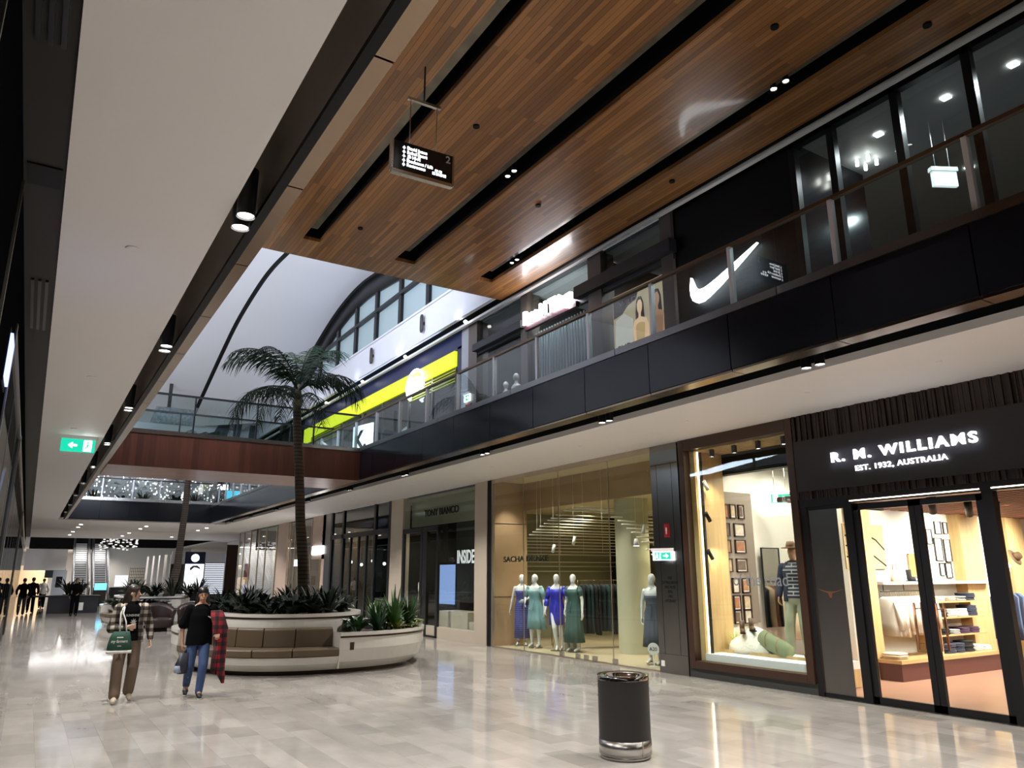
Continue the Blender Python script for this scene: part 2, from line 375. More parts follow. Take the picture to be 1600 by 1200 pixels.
# ================================================================ light fittings
def can(loc, h, r, label, group, p, spot=110, col=(1, .95, .90), on=True, tilt=None, name='downlight', body=None, blend=.7, top=None):
    t = thing(name, label, 'light', loc, 0, group)
    b = BM(); cyl(b, (0, 0, 0), (0, 0, h), r, n=16, caps=False); cyl(b, (0, 0, h), (0, 0, h+.004), r, n=16); cyl(b, (0, 0, h), (0, 0, (top or loc[2]+h+.12)-loc[2]), r*.25, n=8)
    mk('housing', b, body or blackm, t)
    b = BM(); cyl(b, (0, 0, .012), (0, 0, .02), r*.86, n=16); mk('lens', b, lens, t)
    if on: light('SPOT', (loc[0], loc[1], loc[2]-.03), p, col, .05, tilt, spot, blend, parent=t)
    return t
g = 'black downlights in the left ceiling trough'
for i, y in enumerate((-6, -2.6, 1.2, 5.1, 8.75, 12.45, 16.1, 19.8, 23.5, 27.2, 31, 34.6, 38)):  # pairs behind the camera are unseen, added to brighten the near ceiling
    for k in (0, .21):
        can((.985+.01*(k > 0), y+k, 4.27), .36, .065, 'black cylinder downlight hanging in the bronze trough of the left ceiling', g, 600 if k else 0, on=(k > 0), spot=125, top=5.0)
g = 'black downlights in the right ceiling trough'
for i, y in enumerate((-6.2, -2.5, 1.5, 5.6, 9.75, 13.9, 18.1, 22.2, 26.4, 30.5, 34.7, 38.5)):  # unseen pairs behind the camera added for more light on the ceiling
    for k in (0, .2):
        can((8.12, y+k, 4.36), .30, .065, 'black cylinder downlight in the dark trough beside the right white ceiling', g, 620 if k else 0, on=(k > 0), spot=125, top=4.98)
g = 'twin spotlights in the timber ceiling slots'
for x, y in ((4.36, 5.6), (6.55, 10.3), (8.62, 6.0), (8.72, 13.6), (6.5, 4.0), (8.6, 1.5), (4.3, 1.0), (6.5, -1.5), (4.3, -4)):  # out-of-view ones are added so the floor bounces more light
    for k in (0, .22):
        can((x, y+k, 8.92), .2, .05, 'small spotlight set in a dark slot of the timber ceiling', g, 0 if not k else (120 if x > 8 else 1250), on=(k > 0), spot=55, col=(1, .97, .95), top=ZW+.6, tilt=(min(x, 5.2), y, 0), blend=.9)
# cool spots that graze the timber near the shop signs
def ceiling_disc(x, y, z, r, label, group, m=None):
    b = BM(); cyl(b, (0, 0, -.012), (0, 0, 0), r, r*1.05, n=20)
    return tag(mk('smoke_detector', b, m or white, loc=(x, y, z)), label, 'detector', group)
for y in (6.3, 11, 15.2, 18.8): ceiling_disc(.38, y, SOF, .05, 'small white round fitting flush in the left ceiling', 'white discs in the left ceiling')
for y in (4.7, 6.6, 9, 12, 15.5, 20, 25): ceiling_disc(9.2, y, SOF, .035, 'small white round fitting flush in the right ceiling', 'white discs in the right ceiling')
for x, y in ((5.25, 9.4), (5.0, 13.9), (7.5, 5.3), (7.62, 11.1), (9.2, 4.2), (9.2, 9)):
    b = BM(); cyl(b, (0, 0, -.03), (0, 0, 0), .055, n=14); tag(mk('ceiling_sensor', b, black, loc=(x, y, ZW)), 'small black round sensor on the timber ceiling', 'sensor', 'black sensors on the timber ceiling')
# grilles in the dark strip of the left ceiling
for y, L_ in ((3.05, 1.7), (8.3, 1.6)):
    t = thing('air_grille', 'dark slotted air grille in the left ceiling strip, '+('nearer one at the top' if y < 4 else 'longer one farther down'), 'grille', (-.24, y, SOF+.015))
    for x in (-.055, 0, .055): box('slot', blackm, -.24+x-.012, -.24+x+.012, y-L_/2, y+L_/2, SOF+.0, SOF+.02, None).parent = t
    for c in t.children: c.location = Vector(c.location)-Vector(t.location)
tag(box('access_panel', black, -.34, -.14, 5.25, 5.55, SOF+.008, SOF+.02), 'black rectangular panel in the dark strip of the left ceiling', 'panel')
# right gallery balustrade
post_al = mat('pale_aluminium_post', (.80, .80, .86), .3, .35); rail_br = mat('dark_bronze_rail', (.16, .11, .075), .3, .8)
def balustrade(label, x, y0, y1, posts, zb, zr, axis='y', pm=post_al, seg=None, railm=rail_br, post_w=.028):
    t = thing('glass_balustrade', label, 'balustrade', ((x, y0, zb) if axis == 'y' else (y0, x, zb)))
    def A(n, m, a0, a1, c0, c1, z0, z1):
        b = BM()
        if axis == 'y': bx(b, c0, c1, a0-y0, a1-y0, z0-zb, z1-zb)
        else: bx(b, a0-y0, a1-y0, c0, c1, z0-zb, z1-zb)
        return mk(n, b, m, t)
    e = [y0]+list(posts)+[y1]
    for a, c in zip(e[:-1], e[1:]): A('glass_pane', glassb, a+.02, c-.02, -.006, .006, zb, zr-.04)
    for p in posts: A('post', pm, p-post_w, p+post_w, -.035, .035, zb, zr-.02)
    A('handrail', railm, y0, y1, -.035, .035, zr-.045, zr)
    A('base_channel', steel, y0, y1, -.03, .03, zb-.002, zb+.03)
    return t
balustrade('long clear glass balustrade with steel posts along the right upper gallery', 7.52, -2, 40.1, [.15+1.555*i for i in range(26)], 5.27, 6.16)
balustrade('short glass balustrade across the far end of the upper void', 40.25, 1.3, 7.4, [2.5, 3.8, 5, 6.2], 5.40, 6.35, 'x', railm=blackm)
balustrade('glass balustrade on the left upper gallery edge', 1.30, 0, 40, [1.5+3*i for i in range(13)], 5.2, 6.16)
# timber-clad footbridge
t = thing('footbridge', 'timber-clad footbridge crossing the void behind the palm', 'bridge', (1.27, 19.75, SOF))
b = BM(); bx(b, 0, 6.18, 0, .05, 0, .80); mk('fascia_board', b, wood_f, t)
b = BM(); bx(b, 0, 6.18, 2.3, 2.35, 0, .80); mk('fascia_board', b, wood_f, t)
b = BM(); bx(b, 0, 6.18, .05, 2.3, 0.0, .04); mk('underside', b, wood_u, t)
b = BM(); bx(b, 0, 6.18, 0.05, 2.3, .7, .84); mk('deck', b, cream, t)
b = BM(); bx(b, 0, 6.18, -.02, .10, .80, .885); bx(b, 0, 6.18, 2.25, 2.37, .8, .885); mk('edge_cap', b, steel, t)
balustrade('glass balustrade on the near side of the timber footbridge', 19.79, 1.6, 7.42, [3.05, 4.58, 6.1], 5.23, 6.2, 'x', pm=blackm, railm=blackm, post_w=.015)
balustrade('glass balustrade on the far side of the timber footbridge', 22.06, 1.6, 7.42, [3.05, 4.58, 6.1], 5.23, 6.2, 'x', pm=blackm, railm=blackm, post_w=.015)
# hanging direction sign
t = thing('hanging_sign', 'black direction sign with a large 2 hanging under the timber ceiling', 'sign', (3.90, 8.5, 7.33), math.radians(-2))
b = BM(); bx(b, -.44, .44, -.03, .03, -.22, .23); mk('sign_panel', b, blackp, t)
b = BM(); bx(b, -.47, -.44, -.04, .04, -.22, .24); bx(b, .44, .47, -.04, .04, -.24, .23); bx(b, -.46, .44, -.06, .02, -.27, -.22); mk('sign_frame', b, steel, t)
for x in (-.2, .2):
    b = BM(); cyl(b, (x, 0, .23), (x, 0, .95), .008, n=6); mk('suspension_rod', b, bronze, t)
b = BM(); bx(b, -.25, .25, -.025, .025, .93, .97); mk('suspension_bar', b, steel, t)
b = BM(); cyl(b, (0, 0, .97), (0, 0, 1.55), .012, n=6); mk('ceiling_rod', b, blackm, t)
for i, s in enumerate(('David Jones', 'Rebel Sport', 'JB Hi-Fi', 'Escalators / Lift', 'Restrooms')):
    text('lettering', s, .062, litc, (-.24, -.034, .13-.064*i), FACE_Y, t, depth=.004, bold=.002)
    b = BM(); z = .15-.064*i; prism(b, [(-.285, z-.012), (-.31, z-.012), (-.2875+.0, z+.022), (-.265, z-.012)], 1, -.036, -.032); bx(b, -.293, -.283, -.036, -.032, z-.03, z); mk('arrow', b, litc, t)
text('numeral', '2', .15, mat('grey_print', (.5, .5, .5), .5), (.34, -.034, .10), FACE_Y, t, depth=.004, bold=.003)
b = BM()
for i in range(4): bx(b, .14+i*.055, .18+i*.055, -.036, -.032, -.14, -.10)
for i in range(2): bx(b, .18+i*.06, .22+i*.06, -.036, -.032, -.085, -.055)
mk('pictogram', b, litc, t)
# exit signs
green = emit('exit_green', (.0, .42, .26), 1.5)
def exit_sign(loc, rz, w, h, label, plate='white', hang=.1, flip=1):
    t = thing('exit_sign', label, 'sign', loc, rz)
    b = BM(); bx(b, -w/2, w/2, -.02, .02, -h/2, h/2); mk('light_box', b, litc if plate == 'white' else green, t)
    b = BM(); bx(b, -w/2-.03, w/2+.03, -.04, .04, h/2, h/2+.06); mk('housing', b, white, t)
    gm, wm = (green, litw)
    b = BM()
    if plate == 'white': bx(b, -w*.10 if flip > 0 else -w*.40, w*.40 if flip > 0 else w*.10, -.024, -.02, -h*.4, h*.4); mk('green_panel', b, gm, t)
    b = BM(); s = h*.3; cx = w*.16*flip; y0, y1 = -.028, -.024
    prism(b, [(cx-s*flip, -s*.22), (cx, -s*.22), (cx, -s*.8), (cx+s*flip, 0), (cx, s*.8), (cx, s*.22), (cx-s*flip, s*.22)], 1, y0, y1); mk('arrow', b, wm, t)
    b = BM(); cx = -w*.28*flip; m2 = wm if plate != 'white' else gm
    bx(b, cx-h*.28, cx+h*.28, -.0235, -.02, -h*.42, h*.42); mk('door_symbol', b, m2, t)
    b = BM(); q = h*.1; ell(b, (cx, -.026, h*.25), (q*.8, .003, q*.8), 8, 6)
    prism(b, [(cx-q*1.6, 0), (cx, h*.15), (cx+q*1.6, 0), (cx+q*.4, 0), (cx+q*1.5, -h*.35), (cx+q*.8, -h*.35), (cx, -h*.1), (cx-q*1.5, -h*.3), (cx-q*1.9, -h*.2), (cx-q*.6, 0)], 1, -.029, -.025)
    mk('running_figure', b, gm if plate != 'white' else wm, t)
    if hang:
        b = BM(); cyl(b, (-w*.3, 0, h/2+.06), (-w*.3, 0, h/2+.06+hang), .006, n=6); cyl(b, (w*.3, 0, h/2+.06), (w*.3, 0, h/2+.06+hang), .006, n=6); mk('suspension_rod', b, steel, t)
    return t
exit_sign((.50, 16.0, 4.17), 0, .56, .24, 'green and white lit exit sign hanging from the left white ceiling', 'green', .0, -1)
exit_sign((10.40, 11.02, 2.16), -PI/2+.5, .40, .17, 'lit exit sign on the steel pillar between the two shopfronts', hang=0)
exit_sign((12.6, 9.9, 3.28), -.75, .36, .17, 'green lit exit sign inside the menswear shop behind the window', 'green', .6)
# litter bin
t = thing('litter_bin', 'round black litter bin with steel funnel top on the stone floor', 'bin', (5.43, 6.45, 0))
t.scale = (1.14, 1.14, 1.08)
b = BM(); cyl(b, (0, 0, .165), (0, 0, .70), .232, n=48, caps=False); mk('body', b, mat('bin_black', (.016, .015, .014), .5, bump=.1, bscale=300), t)
b = BM(); cyl(b, (0, 0, .04), (0, 0, .17), .236, n=48); cyl(b, (0, 0, 0), (0, 0, .04), .222, n=48); bx(b, -.004, .004, -.2385, -.23, .04, .17); mk('base', b, steel, t)
b = BM(); loft(b, [(0, 0, .695, .236, .236), (0, 0, .735, .236, .236), (0, 0, .74, .228, .228), (0, 0, .725, .18, .18), (0, 0, .66, .10, .10), (0, 0, .62, .09, .09)], 48, caps=False); mk('funnel_top', b, chrome, t)
b = BM(); cyl(b, (0, 0, .60), (0, 0, .62), .225, n=32); mk('liner', b, black, t)
# ================================================================ ground floor shopfronts, plane x = SX
SX = 10.54
wood_l = brick('light_oak_board', (2, 0), 3, .4, (.60, .42, .20), (.52, .35, .16), (.5, .3, .1), .001, .45, noise_c=(6, 6, .5))
walnut = mat('walnut_frame', (.040, .017, .009), .4, noise_amt=.3, nscale=12)
shopw = mat('shop_white_wall', (.82, .80, .75), .6)
terra = mat('terracotta_floor', (.40, .215, .155), .3, noise_amt=.08, nscale=2)
taupe = mat('taupe_wall', (.25, .21, .18), .6)
dk_shop = mat('dark_shop_floor', (.12, .11, .10), .3)
# battens of stacked dark timber over the menswear shop
bat = brick('stacked_dark_timber', (2, 1), .42, .045, (.030, .014, .010), (.010, .006, .005), (.004, .003, .003), .006, .5, off=.4, noise_c=(1, 9, 3))
rr = random.Random(3)
def battens(z0, z1, y0, y1):
    b = BM(); y = y0
    while y < y1:
        w = rr.choice((.02, .03, .04)); d = rr.uniform(0, .05); bx(b, SX-.02-d, SX+.06, y, min(y+w, y1), z0, z1); y += w+.004
    return b
st(mk('wall_right', battens(3.90, SOF+.1, -.5, 7.9), bat)); st(mk('wall_right', battens(2.98, 3.12, -.5, 7.9), bat))
st(wbox('wall_right', black, SX+.05, SX+.12, -.5, 7.9, 2.9, SOF+.1))
# sign board
t = thing('shop_sign', 'black sign board with white lit lettering over the menswear shop doors', 'sign', (SX-.10, 7.86, 3.10))
b = BM(); bx(b, 0, .14, -5.6, 0, 0, .82); mk('sign_board', b, mat('sign_black', (.012, .010, .012), .55), t)
halo = emit('lit_letter_white', (.93, .95, 1), 3.2)
text('lettering', 'R. M. WILLIAMS', .205, halo, (-.03, -.70, .40), FACE_X, t, width=2.19, depth=.03, bold=.006, space=1.28)
text('lettering', 'EST. 1932, AUSTRALIA', .112, halo, (-.03, -1.09, .22), FACE_X, t, width=1.38, depth=.02, bold=.001, space=1.12)
light('AREA', (SX-.16, 6.1, 3.55), 1.2, (.7, .75, 1), .3, (SX+1, 6.1, 3.55), sy=2.3)
# frame of doors
def vbar(b, y, w, z0, z1, d=.10): bx(b, SX-.02, SX-.02+d, y-w/2, y+w/2, z0, z1)
b = BM(); bx(b, SX-.03, SX+.1, -.5, 7.9, 2.86, 2.98); vbar(b, 7.84, .10, 0, 2.9); vbar(b, 7.06, .14, 0, 2.9, .12); vbar(b, 5.02, .14, 0, 2.9, .12); vbar(b, 2.9, .14, 0, 2.9, .12); vbar(b, .8, .14, 0, 2.9)
bx(b, SX, SX+.08, 7.1, 7.8, 0, .06); bx(b, SX, SX+.08, 7.1, 7.8, 2.80, 2.86); bx(b, SX, SX+.08, -.5, 2.9, 0, .06)
st(mk('door_1', b, blackm))
b = BM(); bx(b, SX-.04, SX-.028, 5.1, 7.0, 2.885, 2.90); bx(b, SX-.04, SX-.028, .9, 4.95, 2.885, 2.90); st(mk('trim_18', b, emit('warm_strip', (1, .85, .65), 5)))
t = thing('entrance_screen', 'narrow shop side panel half covered by dark metal with a longhorn mark', 'panel', (SX+.02, 7.4, 0))
b = BM(); bx(b, 0, .012, -.28, .38, .06, 2.80); mk('pane', b, glassm, t)
b = BM(); bx(b, -.012, -.002, -.13, .37, .06, 2.80); mk('metal_cover', b, dsteel, t)
b = BM(); prism(b, [(.20, .10), (.10, .03), (.03, .0), (.02, -.08), (0, -.11), (-.02, -.08), (-.03, 0), (-.10, .03), (-.20, .10), (-.11, .055), (-.03, .045), (.03, .045), (.11, .055)], 0, -.022, -.012)
for v in b.verts: v.co.y = v.co.y*1.05+.12; v.co.z = v.co.z*.65+1.52
mk('longhorn_mark', b, mat('copper_mark', (.45, .20, .10), .3, .8), t)
def door_leaf(y0, y1, label, hinge):
    t = thing('glass_door', label, 'door', (SX+.02, (y0+y1)/2, 0)); h = (y1-y0)/2
    b = BM(); bx(b, -.01, .05, -h, -h+.085, .01, 2.84); bx(b, -.01, .05, h-.085, h, .01, 2.84); bx(b, -.01, .05, -h, h, .01, .10); bx(b, -.01, .05, -h, h, 2.75, 2.84); mk('door_frame', b, blackm, t)
    b = BM(); bx(b, .015, .025, -h+.08, h-.08, .1, 2.76); mk('pane', b, glassm, t)
    s = -1 if hinge > 0 else 1; hy = s*(h-.15)
    cop = MATS.get('copper_handle') or mat('copper_handle', (.55, .25, .14), .3, .9)
    for x in (-.07, .11):
        b = BM(); cyl(b, (x, hy, .80), (x, hy, 1.42), .016, n=10); cyl(b, (x, hy, .88), (.02, hy, .88), .008, n=6); cyl(b, (x, hy, 1.34), (.02, hy, 1.34), .008, n=6); mk('handle', b, cop, t)
    return t
door_leaf(6.035, 6.985, 'black-framed glass door with copper handles, left leaf of the menswear entrance', 1)
door_leaf(5.10, 6.025, 'black-framed glass door with copper handles, right leaf of the menswear entrance', -1)
b = BM(); bx(b, SX+.02, SX+.03, -.5, 4.95, .06, 2.86); st(mk('window_2', b, glassm))
st(wbox('trim_19', steel, SX-.08, SX+.1, -.5, 7.8, 0, .008))
# display window frame (walnut)
b = BM()
for (y0, y1, z0, z1) in ((10.42, 10.56, .16, SOF), (7.91, 8.05, .16, SOF), (8.05, 10.42, .16, .29), (8.05, 10.42, 4.14, SOF)): bx(b, SX-.05, SX+.12, y0, y1, z0, z1)
st(mk('window_3', b, walnut, bevel=.006))
b = BM(); bx(b, SX+.03, SX+.04, 8.05, 10.42, .29, 4.14); st(mk('window_3', b, glassm))
st(wbox('baseboard_right', mat('charcoal_base', (.035, .038, .035), .45), SX-.01, SX+.1, 7.9, 10.60, 0, .17))
# shop shell
st(wbox('floor', terra, SX+.1, 22, -.5, 10.45, .0, .012))
b = BM(); bx(b, SX+.12, 20, 10.42, 10.5, 0, SOF); bx(b, 14.6, 14.7, 8.9, 10.42, 0, SOF); bx(b, 12.75, 22, 8.68, 8.9, 0, SOF); bx(b, 20, 20.1, -.5, 8.7, 0, SOF); bx(b, SX+.12, 20, -.6, -.5, 0, SOF); st(mk('wall_right', b, shopw))
st(wbox('ceiling', mat('shop_ceiling_grey', (.30, .28, .25), .7), SX+1.1, 20, 7.75, 10.42, 3.95, 4.05)); st(wbox('ceiling', black, SX+.12, 20, -.5, 7.75, 3.3, 3.36))
b = BM(); bx(b, SX+.9, SX+1.1, 7.95, 10.42, 3.72, 4.3); bx(b, SX+.12, SX+.14, 7.9, 8.0, 0, 4.3); bx(b, SX+.12, 12.75, 7.84, 7.90, 2.9, 4.3); st(mk('trim_20', b, black))
b = BM()
for i in range(9): bx(b, SX+.12+i*.1, SX+.18+i*.1, 8, 10.42, 4.12, 4.16)
st(mk('trim_21', b, wood_l)); st(wbox('ceiling', black, SX+.1, SX+1.1, 7.9, 10.5, 4.28, 4.34))
# slatted red brown ceiling seen through the doors
redw = mat('red_brown_slat', (.16, .045, .025), .5)
b = BM()
for i in range(30): bx(b, SX+.3+i*.28, SX+.42+i*.28, -.4, 8.6, 3.02, 3.10)
for i in range(9): bx(b, SX+.2, 19, .1+i*1.0, .25+i*1.0, 3.1, 3.16)
st(mk('ceiling', b, redw))
# oak side wall, display floor
st(wbox('wall_right', wood_l, SX+.12, 11.42, 10.30, 10.42, .29, 4.2)); st(wbox('wall_right', taupe, 11.42, 12.26, 10.36, 10.42, .9, 3.4))
t = thing('display_plinth', 'white display platform with oak edge in the menswear window', 'platform', (SX+.1, 8.0, 0))
b = BM(); bx(b, .0, 1.15, 0, 2.3, .30, .42); mk('top', b, paper, t); b = BM(); bx(b, 0.0, 1.15, 0, 2.3, 0.02, .30); mk('base', b, wood_l, t)
b = BM(); bx(b, .42, .45, 0, 2.3, .42, .47); mk('edge_strip', b, wood_l, t)
# vertical black rail with spots and rope of light beside the oak wall
t = thing('track_light', 'vertical black track with three spotlights beside the oak wall', 'light', (SX+.20, 10.22, .3))
b = BM(); bx(b, -.02, .02, -.02, .02, .02, 3.8); mk('track', b, blackm, t)
for i, (z, m_) in enumerate(((3.15, paper), (2.55, blackm), (1.85, blackm))):
    b = BM(); cyl(b, (.02, -.03, z+.1), (.14, -.02, z-.06), .038, n=12); mk('spotlight_head', b, m_, t, label='white spotlight head' if i == 0 else None)
b = BM(); bx(b, -.09, -.06, -.01, .01, .02, 3.8); mk('light_strip', b, emit('warm_line', (1, .80, .5), 5), t)
light('SPOT', (SX+.36, 10.05, 2.3), 22, (1, .82, .55), .05, (SX+.7, 10.4, 1.6), 120, .8)
light('SPOT', (SX+.30, 9.9, 3.7), 30, (1, .82, .55), .05, (SX+.6, 10.4, 2.6), 90, .8)
for i in range(4):
    can((SX+.24, 9.95-i*.55, 3.98), .16, .05, 'black spotlight under the slatted top of the menswear window', 'row of black spots over the menswear window', 70, spot=90, tilt=(SX+.75, 9.7-i*.5, .4), col=(1, .9, .75), body=blackm, top=4.28)
for i, (x, y) in enumerate(((12.5, 9.5), (12.7, 8.95), (13.6, 9.8))):
    b = BM(); cyl(b, (0, 0, 0), (0, 0, .02), .09, n=16); tag(mk('recessed_light', b, lens, loc=(x, y, 3.93)), 'round recessed light in the grey ceiling of the menswear shop', 'light', 'recessed lights in the menswear shop ceiling')
light('SPOT', (12.7, 9.4, 3.9), 120, (1, .9, .75), .05, (13.2, 10.4, 2.6), 95, .8)
light('AREA', (12.2, 9.2, 3.9), 70, (1, .88, .70), 1.4)
for x in (12.6, 15, 17.4):
    for y in (1.5, 4, 6.8): light('SPOT', (x, y, 2.98), 330, (1, .90, .77), .12, (x+.4, y+1.4, .0), 130, .8)
for x in (13.3, 15.5, 17.8): light('SPOT', (x, 7.2, 2.95), 380, (1, .9, .75), .1, (x, 8.68, 1.6), 120, .8)
for i, (x, y) in enumerate(((12.0, 6.5), (13.1, 6.5), (14.0, 6.5), (13.2, 4.6))):
    t = thing('spotlight', 'black adjustable spotlight under the red-brown slatted shop ceiling', 'light', (x, y, 3.0), 0, 'black spots under the slatted ceiling')
    b = BM(); cyl(b, (0, 0, 0), (-.06, .05, -.05), .02, n=8); mk('stem', b, blackm, t); b = BM(); cyl(b, (-.10, .02, -.02), (.10, .12, -.24), .06, n=14); mk('housing', b, blackm, t)
# oak pillars, shelving, plinths along the shop's side wall
for x0, x1, y in ((12.80, 13.16, 8.4), (16.35, 17.15, 8.45), (18.3, 19.0, 8.45)):
    st(wbox('wall_right', wood_l, x0, x1, y, 8.7, 0, 3.3))
maroon = mat('maroon_plinth', (.085, .022, .018), .4); oakt = mat('oak_top', (.50, .31, .14), .4, noise_amt=.15, nscale=9)
for i, (x0, x1, lab) in enumerate(((12.9, 14.15, 'nearer'), (14.2, 16.35, 'farther'))):
    t = thing('display_plinth', 'low maroon plinth with oak top against the shop wall, '+lab+' one', 'plinth', (x0, 7.95, 0))
    b = BM(); bx(b, .03, x1-x0-.03, .03, .7, .012, .30); mk('base', b, maroon, t); b = BM(); bx(b, 0, x1-x0, 0, .72, .30, .36); mk('top', b, oakt, t)
shelf_items = []
t = thing('wall_shelving', 'oak wall shelves holding folded clothes in the menswear shop', 'shelf', (14.7, 8.1, .36))
for i, z in enumerate((.33, .66, .98, 1.27)):
    b = BM(); bx(b, .0, 1.65, .1, .58, z-.36+.0, z-.36+.03) if i else bx(b, 0, 1.65, .1, .58, z-.36, z-.33); mk('shelf_board', b, oakt, t)
b = BM(); bx(b, -.06, -.0, .1, .58, 0, 1.0); mk('side_panel', b, wood_l, t)
t = thing('wall_shelf', 'long pale shelf above the clothes rail on the shop wall', 'shelf', (13.2, 8.3, 1.62))
b = BM(); bx(b, 0, 3.9, 0, .38, 0, .05); mk('shelf_board', b, paper, t)
t = thing('clothes_rail', 'black clothes rail under the long shelf, hung with pale shirts', 'rail', (13.2, 8.38, 1.50))
b = BM(); cyl(b, (0, 0, 0), (1.5, 0, 0), .012, n=8); mk('rail_bar', b, blackm, t)
for x in (.1, .75, 1.4):
    b = BM(); cyl(b, (x, 0, 0), (x, 0, .12), .008, n=6); mk('bracket', b, blackm, t)
cloth = {n: mat('cloth_'+n, c, .85) for n, c in dict(white=(.75, .73, .70), cream=(.70, .58, .42), navy=(.025, .03, .06), black=(.006, .006, .008), blue=(.10, .15, .30), grey=(.28, .29, .30), rose=(.35, .16, .20), green=(.02, .045, .05), brown=(.2, .09, .04), pink=(.6, .35, .28), plum=(.05, .02, .05), teal=(.006, .015, .02)).items()}
def garment(kind, m, long=.72, wd=.44):
    """hanging garment, hook at origin, seen edge-on along x; body in the y-z plane"""
    t = thing('hanging_'+kind, 'x', 'garment', (0, 0, 0))
    b = BM(); tube(b, [(0, 0, .0), (0, .02, .02), (0, 0, .04), (0, 0, -.04)], .003, 5); tube(b, [(0, -wd*.45, -.12), (0, 0, -.05), (0, wd*.45, -.12)], .006, 5); mk('hanger', b, oakt, t)
    b = BM(); ph = rr.random()*6
    rings = [(0, 0, -.045, .02, .07), (0, 0, -.09, .03, wd*.36), (0, 0, -.13, .04, wd*.5), (0, 0, -.3, .045, wd*.46), (0, 0, -long*.7, .05, wd*.45), (0, 0, -long, .055, wd*.5)]
    loft(b, rings, 20, fold=lambda k, a: 1+.10*k/5*math.sin(5*a+ph)); mk('cloth', b, m, t)
    if kind == 'shirt':
        for s in (-1, 1):
            b = BM(); tube(b, [(0, s*wd*.46, -.13), (0, s*wd*.56, -.35), (.01, s*wd*.58, -.62)], [.05, .045, .035], 8); mk('sleeve', b, m, t)
    return t
def rail_of(kind, cols, p0, p1, n, labels, rz=0, long=.72, group='x', wd=.44, z=None):
    pro = {}
    for i in range(n):
        f = (i+.5)/n; c = cols[i % len(cols)] if callable(labels) is False else cols[i % len(cols)]
        loc = (p0[0]+(p1[0]-p0[0])*f, p0[1]+(p1[1]-p0[1])*f, p0[2])
        if c not in pro: g_ = garment(kind, cloth[c], long, wd); pro[c] = g_; g_.location = loc; g_.rotation_euler = (0, 0, rz+rr.uniform(-.15, .15))
        else: g_ = dup(pro[c], loc, rz+rr.uniform(-.15, .15), scale=(1, rr.uniform(.92, 1.04), rr.uniform(.93, 1.05)))
        g_['label'] = labels.replace('#', c); g_['group'] = group+' ('+c+')'
rail_of('shirt', ['white', 'cream', 'white'], (13.3, 8.38, 1.45), (14.6, 8.38, 1.45), 17, '# shirt hanging on the rail seen through the left shop door', 0, .72, 'shirts on the menswear rail')
rail_of('trousers', ['blue', 'navy'], (17.25, 8.38, 1.45), (18.2, 8.38, 1.45), 9, '# jeans hanging on the rail beyond the shelves', 0, .95, 'jeans on the far rail', .3)
rail_of('jacket', ['white', 'grey', 'cream'], (16.3, 6.2, 1.4), (17.5, 5.6, 1.4), 9, '# jacket on the stand behind the right-hand shop pane', 0, .7, 'jackets on the stand')
t = thing('garment_stand', 'dark metal clothes stand behind the right-hand shop pane', 'stand', (16.3, 6.2, 0), math.atan2(-.6, 1.2))
b = BM(); tube(b, [(0, 0, .012), (0, 0, 1.44), (1.34, 0, 1.44), (1.34, 0, .012)], .013, 8); mk('frame', b, blackm, t)
def folded(m, w, d, h):
    b = BM(); loft(b, [(0, 0, 0, w*.47, d*.47, 4), (0, 0, h*.15, w*.5, d*.5, 5), (0, 0, h*.85, w*.5, d*.5, 5), (0, 0, h, w*.46, d*.46, 4)], 20)
    o = mk('folded_garment', b, m); return tag(o, 'x', 'garment')
fp = {}
def stack(x, y, z, n, c, label, w=.30, d=.3, h=.028, rz=0):
    for i in range(n):
        loc = (x+rr.uniform(-.01, .01), y+rr.uniform(-.01, .01), z+i*h)
        if (c, w) not in fp: o = folded(cloth[c], w, d, h); fp[(c, w)] = o; o.location = loc
        else: o = fp[(c, w)].copy(); COL.objects.link(o); o.location = loc
        o.rotation_euler = (0, 0, rz+rr.uniform(-.06, .06)); o['label'] = label; o['group'] = label
SH = ['', 'lowest oak wall shelf', 'middle oak wall shelf', 'top oak wall shelf']
for r_i, (z, row) in enumerate(((.362, (('navy', 6), ('navy', 6), ('black', 7), ('white', 4), ('white', 3))), (.69, (('black', 4), ('grey', 3), ('plum', 4), ('plum', 4))), (1.01, (('black', 5), ('white', 5), ('white', 5), ('navy', 7))), (1.30, (('white', 3), ('pink', 3), ('grey', 3), ('navy', 5))))):
    for i, (c, n) in enumerate(row):
        stack(14.92+i*(.36 if r_i else .33), 8.36 if r_i else 8.30, z, n, c, 'folded '+c+' garment, stack %s, %s' % (('leftmost', 'second from left', 'third from left', 'fourth from left', 'fifth from left')[i], SH[r_i] if r_i else 'plinth top under the oak shelves'))
stack(13.12, 8.2, .362, 3, 'cream', 'folded cream trousers stacked on the nearer maroon plinth', .34, .34, .035)
# framed pictures
def picture(name, loc, rz, w, h, label, fm, art, detail=None, group=None, mat_w=.03):
    t = thing(name, label, 'picture', loc, rz, group); f = .022 if mat_w < .05 else .011
    b = BM()
    for q in ((-w/2, w/2, h/2-f, h/2), (-w/2, w/2, -h/2, -h/2+f), (-w/2, -w/2+f, -h/2, h/2), (w/2-f, w/2, -h/2, h/2)): bx(b, q[0], q[1], -.03, 0, q[2], q[3])
    mk('picture_frame', b, fm, t); b = BM(); bx(b, -w/2+f, w/2-f, -.012, -.002, -h/2+f, h/2-f); mk('mount', b, paper, t)
    b = BM(); m_ = f+mat_w; bx(b, -w/2+m_, w/2-m_, -.016, -.012, -h/2+m_, h/2-m_); mk('print', b, art, t)
    return t
arts = [mat('art_%d' % i, c, .6, noise_amt=.6, nscale=14) for i, c in enumerate(((.30, .12, .06), (.45, .34, .22), (.12, .08, .06), (.5, .45, .38), (.33, .17, .08)))]
